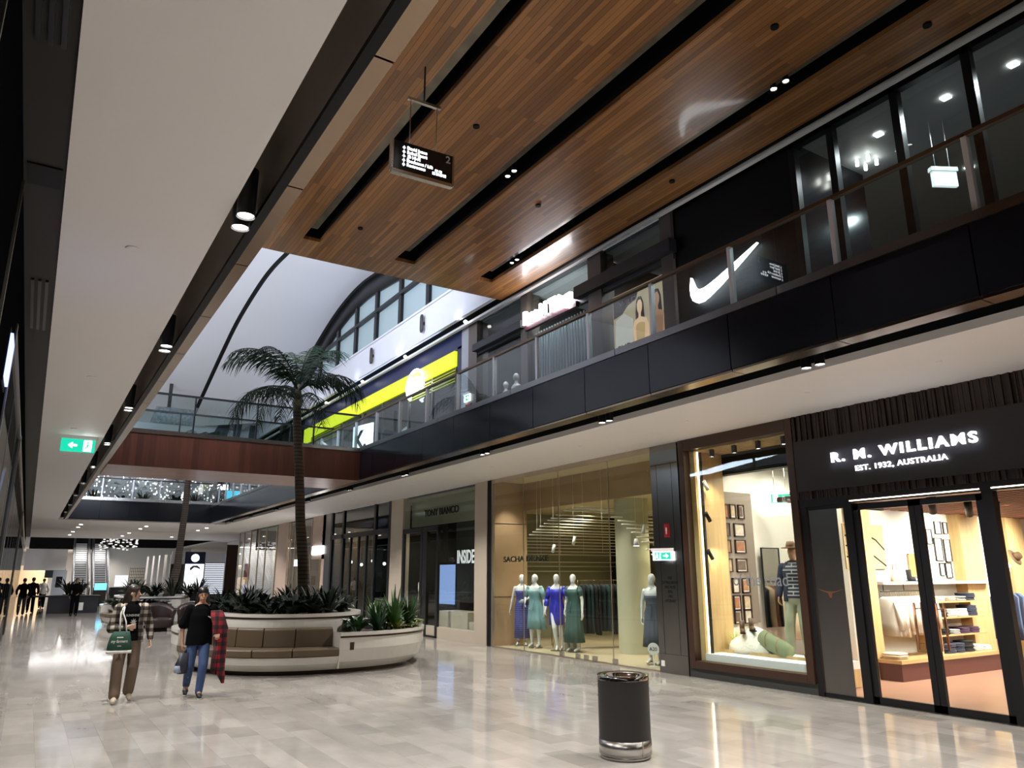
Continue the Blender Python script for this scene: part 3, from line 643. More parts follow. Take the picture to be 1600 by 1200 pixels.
rowd = ['top', 'second', 'third', 'fourth', 'fifth', 'sixth', 'lowest']
zs_ = (3.02, 2.66, 2.34, 1.98, 1.60, 1.28, 1.02)
for j, z in enumerate(zs_):
    xs = ((11.50, .13), (11.68, .17), (11.92, .17)) if j in (0, ) else ((11.50, .13), (11.83, .3)) if j in (1, 2, 3) else ((11.62, .2), (11.90, .22))
    for k, (x, w) in enumerate(xs):
        picture('framed_picture', (x, 10.355, z), 0, w, .28 if j in (0, 4, 5) else .26, 'small dark-framed picture, %s row and %s column on the taupe wall behind the rock display' % (rowd[j], ('left', 'second', 'right')[k]), walnut, arts[(j*2+k) % 5], mat_w=.02 if w > .15 else 0)
for i, (x, z, w, h) in enumerate(((15.92, 2.74, .24, .26), (16.2, 2.74, .16, .24), (15.85, 2.3, .28, .46), (16.18, 2.28, .24, .46), (15.88, 1.9, .18, .25), (16.12, 1.88, .22, .30), (15.55, 2.55, .2, .3))):
    picture('framed_picture', (x, 8.675, z), 0, w, h, ('pale sketch in a thin frame, %s of the group above the oak shelving' % ('top left', 'top right', 'middle left', 'middle right', 'bottom left', 'bottom right', 'far left')[i]), blackm, arts[3], mat_w=.05)
t = thing('landscape_painting', 'ochre abstract painting with dark curving lines on the white shop wall', 'painting', (13.3, 8.67, 2.32))
b = BM(); bx(b, -.62, .62, -.03, 0, -.42, .40); mk('canvas', b, mat('ochre_paint', (.45, .32, .18), .7, noise_amt=.25, nscale=5), t)
for pts in ([(-.6, .18), (-.2, .24), (.1, .2), (.35, .12), (.6, -.06)], [(-.6, .0), (-.2, -.02), (.2, -.16), (.6, -.36)], [(-.6, -.2), (-.3, -.2), (0, -.3), (.2, -.41)]):
    b = BM(); tube(b, [(x, -.032, z) for x, z in pts], .014, 6); mk('painted_line', b, black, t)
t = picture('framed_picture', (14.85, 8.66, 1.98), 0, .34, .44, 'orange framed print leaning above the long shelf', oakt, mat('orange_print', (.62, .22, .07), .7, noise_amt=.4, nscale=10), mat_w=.0)
t = thing('wall_mirror', 'tall dark-framed mirror leaning on the wall behind the rock display', 'mirror', (12.40, 10.33, 1.55), 0)
b = BM(); bx(b, -.02, 0, -.03, 0, -.75, .78); bx(b, .5, .52, -.03, 0, -.75, .78); bx(b, -.02, .52, -.03, 0, .76, .78); mk('frame', b, blackm, t); b = BM(); bx(b, 0, .5, -.02, -.01, -.75, .76); mk('mirror_pane', b, chrome, t)
rail_of('coat', ['cream', 'brown', 'navy', 'grey', 'navy', 'black'], (12.35, 9.7, 1.62), (13.7, 9.7, 1.62), 11, '# coat on the rail behind the display window', 0, 1.0, 'coats behind the window')
t = thing('clothes_rail', 'thin rail with coats in the corner behind the display window', 'rail', (12.3, 9.7, 1.66)); b = BM(); cyl(b, (0, 0, 0), (1.5, 0, 0), .012, n=8); mk('rail_bar', b, blackm, t)
b = BM(); cyl(b, (0.02, 0, -1.64), (0.02, 0, 0), .012, n=8); cyl(b, (1.48, 0, -1.64), (1.48, 0, 0), .012, n=8); mk('upright', b, blackm, t)
# rock heap, grass, duffel bag, boots in the window
b = BM(); ell(b, (0, 0, 0), (.30, .55, .46), 28, 18)
for v in b.verts:
    n = noise.noise(v.co*3.1); v.co *= 1+.25*n; v.co.z = max(v.co.z*(1-.5*abs(v.co.y)), 0)
tag(mk('rock_heap', b, mat('white_rock', (.92, .90, .80), .8, bump=.5, bscale=25), loc=(SX+.80, 9.72, .42)), 'pale rock mound on the window display platform', 'rock')
def tuft(name, loc, n, h, sp, m, label, cat, group=None, w=.006, seed=1):
    q = random.Random(seed); b = BM()
    for i in range(n):
        a = q.random()*2*PI; r = sp*(.4+.6*q.random()); hh = h*q.uniform(.6, 1); s0 = Vector((math.cos(a), math.sin(a), 0))*.03*q.random(); d = Vector((math.cos(a), math.sin(a), 0)); sd = Vector((-d.y, d.x, 0))*w; pv = None
        for k in range(5):
            f = k/4; p = s0+d*r*f*f+Vector((0, 0, hh*(f-.25*f*f*f))); ww = sd*(1-f*.9); c = [b.verts.new(p-ww), b.verts.new(p+ww)]
            if pv: b.faces.new((pv[0], pv[1], c[1], c[0]))
            pv = c
    return tag(mk(name, b, m, loc=loc), label, cat, group)
tuft('ornamental_grass', (SX+.70, 10.12, .42), 90, .55, .25, mat('grass_green', (.40, .45, .10), .6), 'yellow-green grass tuft at the left of the menswear window display', 'plant')
olive = mat('olive_canvas', (.20, .24, .13), .8, bump=.2, bscale=40)
t = thing('duffel_bag', 'olive green duffel bag leaning on the rock mound in the window', 'bag', (SX+.60, 9.12, .58), 0)
t.scale = (.9, .85, .9)
b = BM(); tube(b, [(0, .36, .20), (0, .33, .19), (0, .1, .07), (0, -.2, -.03), (0, -.32, -.07), (0, -.34, -.075)], [.05, .135, .155, .155, .13, .05], 20); mk('body', b, olive, t)
for y_, z_ in ((.15, .1), (-.12, 0)):
    b = BM(); tube(b, [(math.cos(a)*.162, y_+.02*math.sin(a), z_+math.sin(a)*.162) for a in [2*PI*i/16 for i in range(17)]], .012, 5); mk('strap', b, mat('strap_tan', (.25, .18, .08), .7), t)
def boot(loc, rz, m, label, group=None, h=.22):
    t = thing('boot', label, 'shoe', loc, rz, group)
    b = BM(); loft(b, [(.0, 0, .02, .05, .04), (0, 0, .1, .05, .045), (-.01, 0, h, .055, .05)], 16, caps=True); tube(b, [(-.02, 0, .055), (.06, 0, .05), (.14, 0, .04), (.19, 0, .032)], [.045, .045, .04, .022], 12); mk('upper', b, m, t)
    b = BM(); bx(b, -.06, .20, -.045, .045, 0, .018); mk('sole', b, black, t); return t
bt = mat('brown_leather', (.09, .045, .025), .4)
boot((SX+.62, 9.86, .77), -2.4, bt, 'brown boot on top of the rock mound, left of the pair'); boot((SX+.66, 9.68, .82), -2.2, bt, 'brown boot on top of the rock mound, right of the pair')
def hat(loc, m, label, rz=0, tilt=None):
    t = thing('brimmed_hat', label, 'hat', loc, rz); b = BM(); loft(b, [(0, 0, 0, .19, .17), (0, 0, .015, .18, .16), (0, 0, .02, .095, .085)], 28, fold=lambda k, a: 1+.04*math.cos(2*a)*(k < 2)); mk('brim', b, m, t)
    b = BM(); loft(b, [(0, 0, .01, .098, .086), (0, 0, .07, .09, .078), (0, 0, .12, .075, .06), (0, 0, .115, .03, .03)], 24); mk('crown', b, m, t)
    b = BM(); loft(b, [(0, 0, .018, .101, .089), (0, 0, .045, .098, .086)], 24, caps=False); mk('hat_band', b, bt, t)
    if tilt: t.rotation_euler = tilt
    return t
hb = mat('felt_brown', (.20, .12, .07), .8); hw = mat('felt_cream', (.70, .62, .5), .8)
hat((16.4, 7.5, 2.12), hb, 'brown brimmed hat on a peg at the right of the shop', tilt=(1.1, .2, 0)); hat((15.9, 7.5, 1.92), hw, 'cream brimmed hat behind the right door post', tilt=(1.1, -.1, 0))
for i, (x, c, lab) in enumerate(((13.85, 'brown', 'pale handbag on the long shelf, left of two'), (14.3, 'black', 'black shoe pair on the long shelf beside the handbag'))):
    if i == 0:
        t = thing('handbag', lab, 'bag', (x, 8.45, 1.67)); b = BM(); loft(b, [(0, 0, 0, .13, .05, 4), (0, 0, .22, .10, .03, 4)], 16); mk('body', b, cloth['cream'], t); b = BM(); tube(b, [(-.07, 0, .2), (-.05, 0, .33), (.05, 0, .33), (.07, 0, .2)], .008, 6); mk('handle', b, bt, t)
    else: boot((x, 8.45, 1.67), 0, cloth['black'], 'black boot on the long shelf beside the handbag')
t = thing('leather_armchair', 'grey leather bag chest at the right edge behind the shop glass', 'bag', (14.2, 5.05, .75)); b = BM(); loft(b, [(0, 0, 0, .25, .15, 4), (0, 0, .30, .24, .13, 4), (0, 0, .34, .15, .08, 3)], 20); mk('body', b, mat('grey_leather', (.14, .14, .14), .35), t)
t.name = 'leather_bag'; t['label'] = 'dark leather travel bag on the oak table right of the doors'
t = thing('display_table', 'oak display table just right of the shop doors', 'table', (14.2, 5.05, 0)); b = BM(); bx(b, -.6, .9, -.9, .4, .69, .75); mk('tabletop', b, oakt, t)
for sx_ in (-.5, .8):
    for sy2 in (-.8, .3): b = BM(); bx(b, sx_-.04, sx_+.04, sy2-.04, sy2+.04, .012, .69); mk('leg', b, oakt, t)
text('window_lettering', 'of the road', .30, emit('window_print_white', (1, 1, 1), .15), (SX+.02, 9.45, 1.62), FACE_X, width=1.15, depth=.002)  # lettering given a faint glow of its own so it reads white
o = S.objects[-1] if False else bpy.data.objects['window_lettering']; tag(o, 'white handwriting printed on the menswear display window', 'lettering')
# steel service pillar
t = thing('service_pillar', 'brushed steel service pillar between the two shops', 'pillar', (SX, 10.62, 0))
b = BM(); bx(b, -.02, .3, 0, .77, 0, SOF); mk('steel_cladding', b, dsteel, t); b = BM(); bx(b, -.024, -.02, .18, .185, .35, 3.95); bx(b, -.024, -.02, .60, .605, .35, 3.95); bx(b, -.024, -.02, 0, .77, .345, .35); bx(b, -.024, -.02, 0, .77, 3.95, 3.96); mk('panel_joint', b, black, t)
b = BM(); bx(b, -.026, -.02, .0, .77, 4.0, 4.22); mk('top_band', b, mat('blue_grey_steel', (.22, .27, .32), .3, .8), t)
for i, s in enumerate(('FIRE', 'EXTINGUISHER', 'FIRE HOSE', 'REEL', 'FIRE', 'HYDRANT')): 
    o = text('lettering', s, .075, black, (-.026, .37+(.0), 1.72-i*.085), FACE_X, t, depth=.002, align='CENTER', sx=.85)
t = thing('extinguisher_sign', 'small red fire extinguisher sign on the steel pillar', 'sign', (SX-.03, 11.0, 2.65)); b = BM(); bx(b, 0, .008, -.07, .07, -.13, .13); mk('plate', b, mat('fire_red', (.5, .02, .02), .5), t)
b = BM(); bx(b, -.004, 0, -.05, .05, -.11, .11); bx(b, -.004, 0, -.05, .05, -.11, .11); mk('border', b, paper, t); b = BM(); bx(b, -.008, -.004, -.042, .042, -.10, .10); mk('field', b, MATS['fire_red'], t); b = BM(); cyl(b, (-.010, 0, -.08), (-.010, 0, .05), .016, n=8); mk('extinguisher_symbol', b, paper, t)
tag(box('floor_socket', paper, SX-.035, SX-.02, 11.24, 11.33, .12, .22), 'small white socket plate low on the steel pillar', 'socket')
# ================================================================ figures
def cap(b, p0, p1, r0, r1, n=12):
    cyl(b, p0, p1, r0, r1, n); ell(b, p0, (r0,)*3, n, 8); ell(b, p1, (r1,)*3, n, 8)
def fuse(b, name, m, parent, voxel, smooth=2, label=None):
    me = bpy.data.meshes.new('tmp'); b.to_mesh(me); b.free(); o = bpy.data.objects.new('tmp', me); COL.objects.link(o)
    md = o.modifiers.new('r', 'REMESH'); md.mode = 'VOXEL'; md.voxel_size = voxel; md.use_smooth_shade = True
    if smooth: sm = o.modifiers.new('s', 'SMOOTH'); sm.iterations = smooth; sm.factor = .5
    bpy.context.view_layer.update()
    m2 = bpy.data.meshes.new_from_object(o.evaluated_get(bpy.context.evaluated_depsgraph_get())); bpy.data.objects.remove(o)
    m2.materials.clear(); m2.materials.append(m); m2.name = name
    r = bpy.data.objects.new(name, m2); COL.objects.link(r); r.parent = parent
    if label: r['label'] = label
    return r
POSE = dict(pelvis=(0, 0, .93), chest=(0, 0, 1.28), neck=(0, 0, 1.44), lean=0, hipw=.085, shw=.175,
    kneeL=(.10, -.03, .49), ankL=(.10, .02, .08), toeL=(.11, -.12, .03), kneeR=(-.10, -.03, .49), ankR=(-.10, .02, .08), toeR=(-.11, -.12, .03),
    elbL=(.24, .02, 1.13), wriL=(.25, -.04, .88), elbR=(-.24, .02, 1.13), wriR=(-.25, -.04, .88), head=0, nod=0, curl=.5)
def hand(b, w, d, nrm, curl, side, s=1.0, r=.0085):
    """palm, five fingers; d = direction of the hand, nrm = palm side, thumb leaves towards +side"""
    d = Vector(d).normalized(); nrm = Vector(nrm); nrm = (nrm-d*nrm.dot(d)).normalized(); u = d.cross(nrm).normalized()*side; w = Vector(w)
    L = (.074, .080, .074, .060)
    for i in range(4):
        o = (1.5-i)*.0195*s; k = w+d*.085*s+u*o; cap(b, w+d*.01+u*o*.7, k, .014*s, .0115*s, 8)
        c1 = .25+curl*.8; c2 = .5+curl*1.5; a = d*math.cos(c1)+nrm*math.sin(c1); e = d*math.cos(c2)+nrm*math.sin(c2)
        m_ = k+a*L[i]*.5*s; cap(b, k, m_, r*s*1.05, r*s, 8); cap(b, m_, m_+e*L[i]*.5*s, r*s, r*.85*s, 8)
    t0 = w+d*.025*s+u*.022*s; t1 = t0+(d*.6+u*.7+nrm*.35).normalized()*.042*s; t2 = t1+(d*.9+u*.1+nrm*.4).normalized()*.032*s
    cap(b, t0, t1, .012*s, .010*s, 8); cap(b, t1, t2, .010*s, .008*s, 8)
def torso(b, P, g=0, z0=.80, z1=1.46, waist=.9):
    px, py, pz = P['pelvis']; nx, ny, nz = P['neck']
    R = [(.80, .125, .09), (.88, .165, .115), (.96, .162, .112), (1.06, .130*waist/.9, .092), (1.14, .128, .092), (1.24, .148, .108), (1.32, .160, .108), (1.39, .160, .085), (1.43, .105, .062), (1.47, .056, .055)]
    rg = []
    for z, rx, ry in R:
        if z < z0-.001 or z > z1+.03: continue
        f = min(max((z-pz)/(nz-pz), -.3), 1.05); rg.append((px+(nx-px)*f, py+(ny-py)*f, z, rx+g, ry+g, 2.2))
    loft(b, rg, 24)
def shoulder(P, s):
    n = Vector(P['neck']); return n+Vector((s*P['shw'], 0, -.075))
def hip(P, s): return Vector(P['pelvis'])+Vector((s*P['hipw'], 0, -.02))
def figure(name, label, cat, loc, rz, H, pose, skin, voxel, face=True, fingers=True, group=None):
    P = dict(POSE); P.update(pose); t = thing(name, label, cat, loc, rz, group); t.scale = (H/1.7,)*3
    b = BM(); torso(b, P)
    n = Vector(P['neck']); hd = n+Vector((0, -.015, .135)); cap(b, n-Vector((0, 0, .05)), hd-Vector((0, 0, .03)), .052, .05)
    M = Matrix.Rotation(P['head'], 3, 'Z') @ Matrix.Rotation(P['nod'], 3, 'X')
    ell(b, hd+M @ Vector((0, .012, .03)), (.073, .090, .098), 20, 14, M); ell(b, hd+M @ Vector((0, -.028, -.035)), (.052, .058, .062), 16, 10, M)
    if face:
        cap(b, hd+M @ Vector((0, -.082, .022)), hd+M @ Vector((0, -.104, -.012)), .008, .012, 8); ell(b, hd+M @ Vector((0, -.078, -.045)), (.024, .012, .010), 10, 6, M)
        ell(b, hd+M @ Vector((0, -.070, -.082)), (.022, .016, .014), 10, 6, M)
        for s in (-1, 1): ell(b, hd+M @ Vector((s*.074, .012, .0)), (.008, .018, .03), 8, 6, M)
    elif cat == 'mannequin': cap(b, hd+M @ Vector((0, -.080, .022)), hd+M @ Vector((0, -.096, -.012)), .007, .009, 8)
    for s, k in ((1, 'L'), (-1, 'R')):
        sh = shoulder(P, s); e = Vector(P['elb'+k]); w = Vector(P['wri'+k]); cap(b, sh, e, .048, .036); cap(b, e, w, .037, .023); ell(b, e+(w-e)*.28, (.038,)*3)
        d = (w-e).normalized()
        nr = P.get('palm'+k) or (-s*1.0, 0, 0)
        if fingers: hand(b, w, P.get('hand'+k) or d, nr, P['curl'], P.get('thumb'+k, s if True else 1))
        else: cap(b, w, w+d*.13, .026, .016)
        h = hip(P, s); kn = Vector(P['knee'+k]); an = Vector(P['ank'+k]); to = Vector(P['toe'+k])
        cap(b, h, kn, .088, .056, 16); cap(b, kn, an, .054, .034, 14); ell(b, kn+(an-kn)*.3+Vector((0, .018, 0)), (.052, .055, .11)); cap(b, an, to, .036, .026)
        cap(b, an+Vector((0, .03, -.035)), an, .03, .035)
    body = fuse(b, 'body', skin, t, voxel)
    t['_p'] = 0; del t['_p']
    return t, P, hd, M
def eyes(t, hd, M, lipc=(.35, .12, .10)):
    for s in (-1, 1):
        b = BM(); ell(b, hd+M @ Vector((s*.030, -.079, .022)), (.012, .006, .006), 10, 6, M); mk('eye', b, black, t)
        b = BM(); ell(b, hd+M @ Vector((s*.031, -.080, .040)), (.018, .005, .003), 10, 6, M); mk('eyebrow', b, black, t)
    b = BM(); ell(b, hd+M @ Vector((0, -.088, -.046)), (.022, .006, .007), 10, 6, M); mk('lips', b, MATS.get('lips') or mat('lips', lipc, .5), t)
def legs_cloth(b, P, g=.02, low=0.0, flare=.0):
    torso(b, P, .012, .80, .97)
    for s, k in ((1, 'L'), (-1, 'R')):
        h = hip(P, s); kn = Vector(P['knee'+k]); an = Vector(P['ank'+k]); cap(b, h, kn, .096, .062+g, 16); cap(b, kn, an+(kn-an)*low, .062+g, .046+g+flare, 14)
def sleeve(b, P, s, k, frac, g=.02, r1=None):
    sh = shoulder(P, s); e = Vector(P['elb'+k]); w = Vector(P['wri'+k])
    if frac <= 1: cap(b, sh, sh+(e-sh)*frac, .05+g, r1 or (.042+g), 14)
    else: cap(b, sh, e, .05+g, .04+g, 14); cap(b, e, e+(w-e)*(frac-1), .04+g, r1 or (.028+g), 14)
def shoe(b, P, k, g=.012):
    an = Vector(P['ank'+k]); to = Vector(P['toe'+k]); cap(b, an+Vector((0, .035, -.030)), to, .040, .036); cap(b, an+Vector((0, .02, 0)), an+Vector((0, 0, .03)), .046, .046); ell(b, to+(an-to)*.3, (.048, .06, .035))
# ================================================================ dress shop (y 11.4 - 17.7)
tanp = mat('tan_timber_veneer', (.42, .27, .15), .45, noise_amt=.12, nscale=2.5)
sandw = mat('sand_wall', (.30, .29, .20), .6); sandf = mat('sand_shop_floor', (.42, .34, .22), .35)
b = BM(); bx(b, SX-.01, SX+.0, 11.40, 17.68, .02, 4.26); st(mk('window_4', b, glassm))
b = BM()
for y in (12.78, 14.65, 16.18): bx(b, SX-.014, SX+.004, y-.008, y+.008, .02, 4.26)
bx(b, SX-.03, SX+.03, 11.38, 17.72, 4.24, SOF); bx(b, SX-.02, SX+.03, 11.38, 17.72, 0, .025); bx(b, SX-.03, SX+.04, 17.68, 17.74, 0, SOF); st(mk('window_4', b, bronze))
b = BM()
for y in (14.60, 14.0, 13.7, 13.4, 12.72): bx(b, SX-.03, SX+.01, y-.07, y+.07, .02, .12)
st(mk('trim_22', b, steel))
b = BM(); bx(b, SX+.05, 11.65, 17.72, 17.82, 0, SOF); bx(b, 11.55, 11.65, 11.3, 17.8, 3.56, SOF); st(mk('wall_right', b, tanp))
b = BM(); bx(b, SX+.045, 11.6, 17.712, 17.722, 3.17, 3.18); bx(b, SX+.045, 11.6, 17.712, 17.722, 1.24, 1.25); st(mk('trim_23', b, black))
b = BM(); bx(b, 11.65, 20, 19.3, 19.4, 0, SOF); bx(b, 16.8, 16.9, 11, 19.4, 0, SOF); bx(b, 11.6, 20, 17.75, 17.8, 0, .01); bx(b, SX+.1, 16.8, 11.2, 11.3, 0, SOF); bx(b, 11.6, 11.65, 17.8, 19.3, 0, SOF); st(mk('wall_right', b, sandw))
st(wbox('floor', sandf, SX+.01, 17, 11.3, 19.4, 0, .015)); b = BM(); bx(b, 11.65, 17, 11.3, 19.4, 3.62, 3.7); bx(b, SX, 11.6, 11.3, 17.8, 4.3, 4.36); st(mk('ceiling', b, mat('cream_shop_ceiling', (.62, .52, .34), .7)))
t = thing('round_column', 'thick round plastered column inside the dress shop', 'column', (12.45, 14.25, .015)); b = BM(); cyl(b, (0, 0, 0), (0, 0, 3.6), .41, n=40, caps=False); mk('shaft', b, mat('column_plaster', (.50, .48, .34), .6), t)
rodm = mat('white_rod', (.85, .80, .66), .4)
tips = [(95, 530), (110, 498), (122, 470), (152, 422), (174, 402), (190, 381), (207, 361), (227, 341), (247, 322), (268, 302), (289, 285), (312, 269), (334, 249), (360, 232), (384, 212), (404, 198), (434, 177), (484, 151), (514, 140), (540, 133), (600, 132), (657, 138), (721, 163), (781, 190), (820, 214), (845, 236), (877, 262), (906, 287), (939, 317), (969, 348), (998, 394), (1030, 425)]
b0 = None
for i, (u, v) in enumerate(tips):
    # rod positions are a smooth wave of real rods; depth 11.4 m
    X = 11.72; q = rt2*((760+u/4)-800) - up2*((760+v/4)-600) + fw*F_PX; q = q*(X/q.x); y, z = q.y, EYE+q.z
    y = min(y, 19.2); z = min(z, 3.58)
    if b0 is None:
        bb = BM(); cyl(bb, (0, 0, 0), (4.9, 0, 0), .016, n=8); b0 = mk('ceiling_rod', bb, rodm, loc=(X, y, z))
    else: b0c = b0.copy(); COL.objects.link(b0c); b0c.location = (X, y, z); tag(b0c, 'thin white rod in the wave of rods over the dress shop', 'rod', 'wave of white rods in the dress shop')
tag(b0, 'thin white rod in the wave of rods over the dress shop', 'rod', 'wave of white rods in the dress shop')
for i, (x, y, z, k) in enumerate(((11.5, 15.35, 2.62, 0), (11.4, 16.1, 2.45, 0), (11.7, 13.25, 2.45, 1), (11.9, 13.2, 2.8, 0), (11.5, 12.4, 2.50, 0))):
    t = thing('pendant_light', ('white tilted spotlight hanging on a cord in the dress shop, %s' if not k else 'white conical pendant lamp beside the round column, %s') % ('over the royal blue dress', 'over the pale blue dress', 'lit', 'beside the cone lamp', 'at the right edge')[i], 'light', (x, y, z))
    b = BM(); tube(b, [(0, 0, .1), (0, 0, (4.28 if x < 11.55 else 3.6)-z)], .004, 5); mk('cord', b, rodm, t)
    b = BM()
    if k: cyl(b, (0, 0, 0), (0, 0, .16), .075, .035, n=16)
    else: cyl(b, (-.03, 0, -.08), (.03, 0, .12), .04, n=14)
    mk('lamp_shade', b, paper, t)
    if k: b = BM(); cyl(b, (0, 0, -.004), (0, 0, .0), .06, n=14); mk('bulb', b, lens, t)
for x, y in ((11.5, 17.0), (11.35, 16.6), (11.4, 15.8), (11.45, 14.9), (11.4, 14.1), (11.5, 12.0)):
    t = thing('cord', 'thin pale cord hanging in the dress shop window', 'cord', (x, y, 2.3), 0, 'thin cords in the dress shop window'); b = BM(); tube(b, [(0, 0, 0), (0, 0, 1.98)], .0035, 5); mk('strand', b, rodm, t)
for y in (17.2, 16.2, 15.2, 13.8, 12.2): light('SPOT', (SX+.25, y, 4.2), 170, (1, .93, .85), .05, (SX+.8, y-.1, .8), 80, .7)
for x, y in ((12.6, 16.5), (13.5, 13), (15, 15), (15.5, 12.5)): light('SPOT', (x, y, 3.55), 260, (1, .88, .62), .1, None, 140, .8)
text('shop_lettering', 'SACHA DRAKE', .20, mat('bronze_letter', (.03, .025, .015), .4), (SX+.03, 17.2, 2.14), FACE_X, width=2.05, depth=.02, bold=.002)
tag(bpy.data.objects['shop_lettering'], 'thin dark lettering on the dress shop glass above the mannequins', 'lettering')
# mannequins
manw = mat('mannequin_white', (.82, .81, .80), .25)
def dress(t, P, m, bottom, top=1.34, waist=1.10, flare=.2, sleeves=0, folds=9, amp=.10, cx=0, slit=False, mname=None, straps=False):
    b = BM(); q = random.Random(folds); ph = q.random()*6
    R = [(bottom, .13+flare, .11+flare*.8), (bottom+(waist-bottom)*.35, .145+flare*.6, .12+flare*.45), (bottom+(waist-bottom)*.7, .17+flare*.12, .13), (.95 if bottom < .9 else bottom+.05, .182, .13), (waist-.03, .140, .103), (waist+.03, .140, .103), (1.22, .160, .122), (1.28, .168, .135), (top, .165, .112)]
    R = [r for i, r in enumerate(R)]
    loft(b, [(cx*(1.1-z), 0, z, rx, ry, 2.1) for z, rx, ry in R], 48, fold=lambda k, a: 1+amp*max(0, (4-k)/4)*math.sin(folds*a+ph)+.03*max(0, (4-k)/4)*math.sin(2.3*folds*a))
    o = mk('dress', b, m, t)
    if sleeves:
        b = BM(); sleeve(b, P, 1, 'L', sleeves, .012, .06); sleeve(b, P, -1, 'R', sleeves, .012, .06); mk('sleeve', b, m, t)
    b = BM(); loft(b, [(0, 0, waist-.025, .146, .108), (0, 0, waist+.025, .146, .108)], 32, caps=False); tube(b, [(0, -.11, waist), (.03, -.14, waist-.1), (.02, -.15, waist-.25)], .012, 6); mk('sash', b, m, t)
    return o
def stripes(name, c1, c2, rh):
    return brick(name, (0, 2), 9, rh, c1, c1, c2, rh*.16, .6, noise_c=(3, 3, 3))
spec = [
 (11.22, 17.33, .25, dict(wriR=(-.30, .02, .86), wriL=(.10, -.20, 1.08), elbL=(.26, .02, 1.16), head=.3), stripes('indigo_tiered_cloth', (.045, .045, .22), (.12, .12, .40), .05), dict(bottom=.17, top=1.30, waist=1.12, flare=.06, folds=11, amp=.03), 'white mannequin in a strapless indigo tiered gown, leftmost in the dress shop window'),
 (11.20, 16.68, -.1, dict(wriR=(-.20, -.16, 1.02), elbR=(-.28, .03, 1.16), wriL=(.27, -.02, .84), head=-.1), mat('pale_teal_cloth', (.20, .36, .38), .6), dict(bottom=.42, top=1.33, flare=.10, sleeves=.9, folds=7, amp=.16, cx=.1), 'white mannequin in a pale teal wrap dress, second from left in the window'),
 (11.20, 15.72, .1, dict(wriR=(-.24, -.1, .90), wriL=(.27, .02, .86), kneeR=(-.02, -.14, .50), ankR=(.0, -.02, .09), toeR=(.02, -.14, .03), head=.1), mat('royal_blue_cloth', (.035, .035, .50), .45), dict(bottom=.56, top=1.36, flare=.04, sleeves=1.5, folds=6, amp=.10), 'white mannequin in a short royal blue dress with sleeves, third from left'),
 (11.35, 15.22, -.35, dict(wriR=(-.22, -.05, .90), wriL=(.30, -.05, .84), head=.6), mat('bottle_green_cloth', (.045, .10, .09), .6), dict(bottom=.20, top=1.36, flare=.12, sleeves=.5, folds=12, amp=.08), 'white mannequin in a long dark green dress with puffed sleeves, fourth from left'),
 (11.15, 12.20, -.2, dict(wriR=(-.25, .0, .86), wriL=(.25, .0, .86), head=.1), mat('slate_cloth', (.07, .08, .11), .7), dict(bottom=.32, top=1.28, flare=.10, folds=14, amp=.06), 'white mannequin in a slate grey pleated dress beside the steel pillar')]
for i, (x, y, rz, pose, m, kw, lab) in enumerate(spec):
    pose = dict(pose); pose['curl'] = .2
    t, P, hd, M = figure('mannequin', lab, 'mannequin', (x, y, .03), -PI/2+.55+rz, 1.80, pose, manw, .012, face=False)
    dress(t, P, m, **kw); b = BM(); cyl(b, (0, .02, -.01), (0, .02, .0), .17, n=32); cyl(b, (.09, .05, 0), (.09, .05, .3), .006, n=6); mk('base_plate', b, steel, t)
# clothed figure with hat in the menswear window
t, P, hd, M = figure('mannequin', 'menswear mannequin in navy jacket and pale trousers at the right of the window', 'mannequin', (11.45, 8.85, .42), -PI/2+.35, 1.88, dict(wriR=(-.24, -.10, .90), wriL=(.22, -.14, .92), kneeR=(-.12, -.06, .50), ankR=(-.14, -.05, .09), toeR=(-.15, -.18, .03), curl=.6), mat('mannequin_tan', (.42, .25, .15), .5), .012, face=False)
b = BM(); torso(b, P, .022, .86, 1.44); fuse(b, 'striped_shirt', stripes('striped_jersey', (.03, .035, .06), (.5, .5, .48), .055), t, .012)
b = BM(); rows = []
for z, rx, ry in ((.84, .20, .145), (1.0, .195, .145), (1.14, .17, .13), (1.28, .19, .135), (1.38, .19, .115), (1.45, .12, .09)): rows.append([b.verts.new((rx*math.cos(a), ry*math.sin(a), z)) for a in [math.radians(-58+296*i/24) for i in range(25)]])
for k in range(5):
    for i in range(24): b.faces.new((rows[k][i], rows[k][i+1], rows[k+1][i+1], rows[k+1][i]))
o = mk('open_jacket', b, cloth['navy'], t); md = o.modifiers.new('s', 'SOLIDIFY'); md.thickness = .015; b = BM()
for s_, k_ in ((1, 'L'), (-1, 'R')): sleeve(b, P, s_, k_, 1.85, .022)
fuse(b, 'jacket_sleeves', cloth['navy'], t, .014); b = BM(); legs_cloth(b, P, .02); fuse(b, 'trousers', mat('sage_trousers', (.42, .43, .30), .8), t, .012)
for k_ in 'LR': b = BM(); shoe(b, P, k_); fuse(b, 'boot', bt, t, .01)
h_ = hat((11.45, 8.85, 2.42-.30+.13), hb, 'brown felt hat worn by the menswear mannequin', .3); h_.location = (11.43, 8.86, .42+(hd.z+.085)*1.88/1.7)
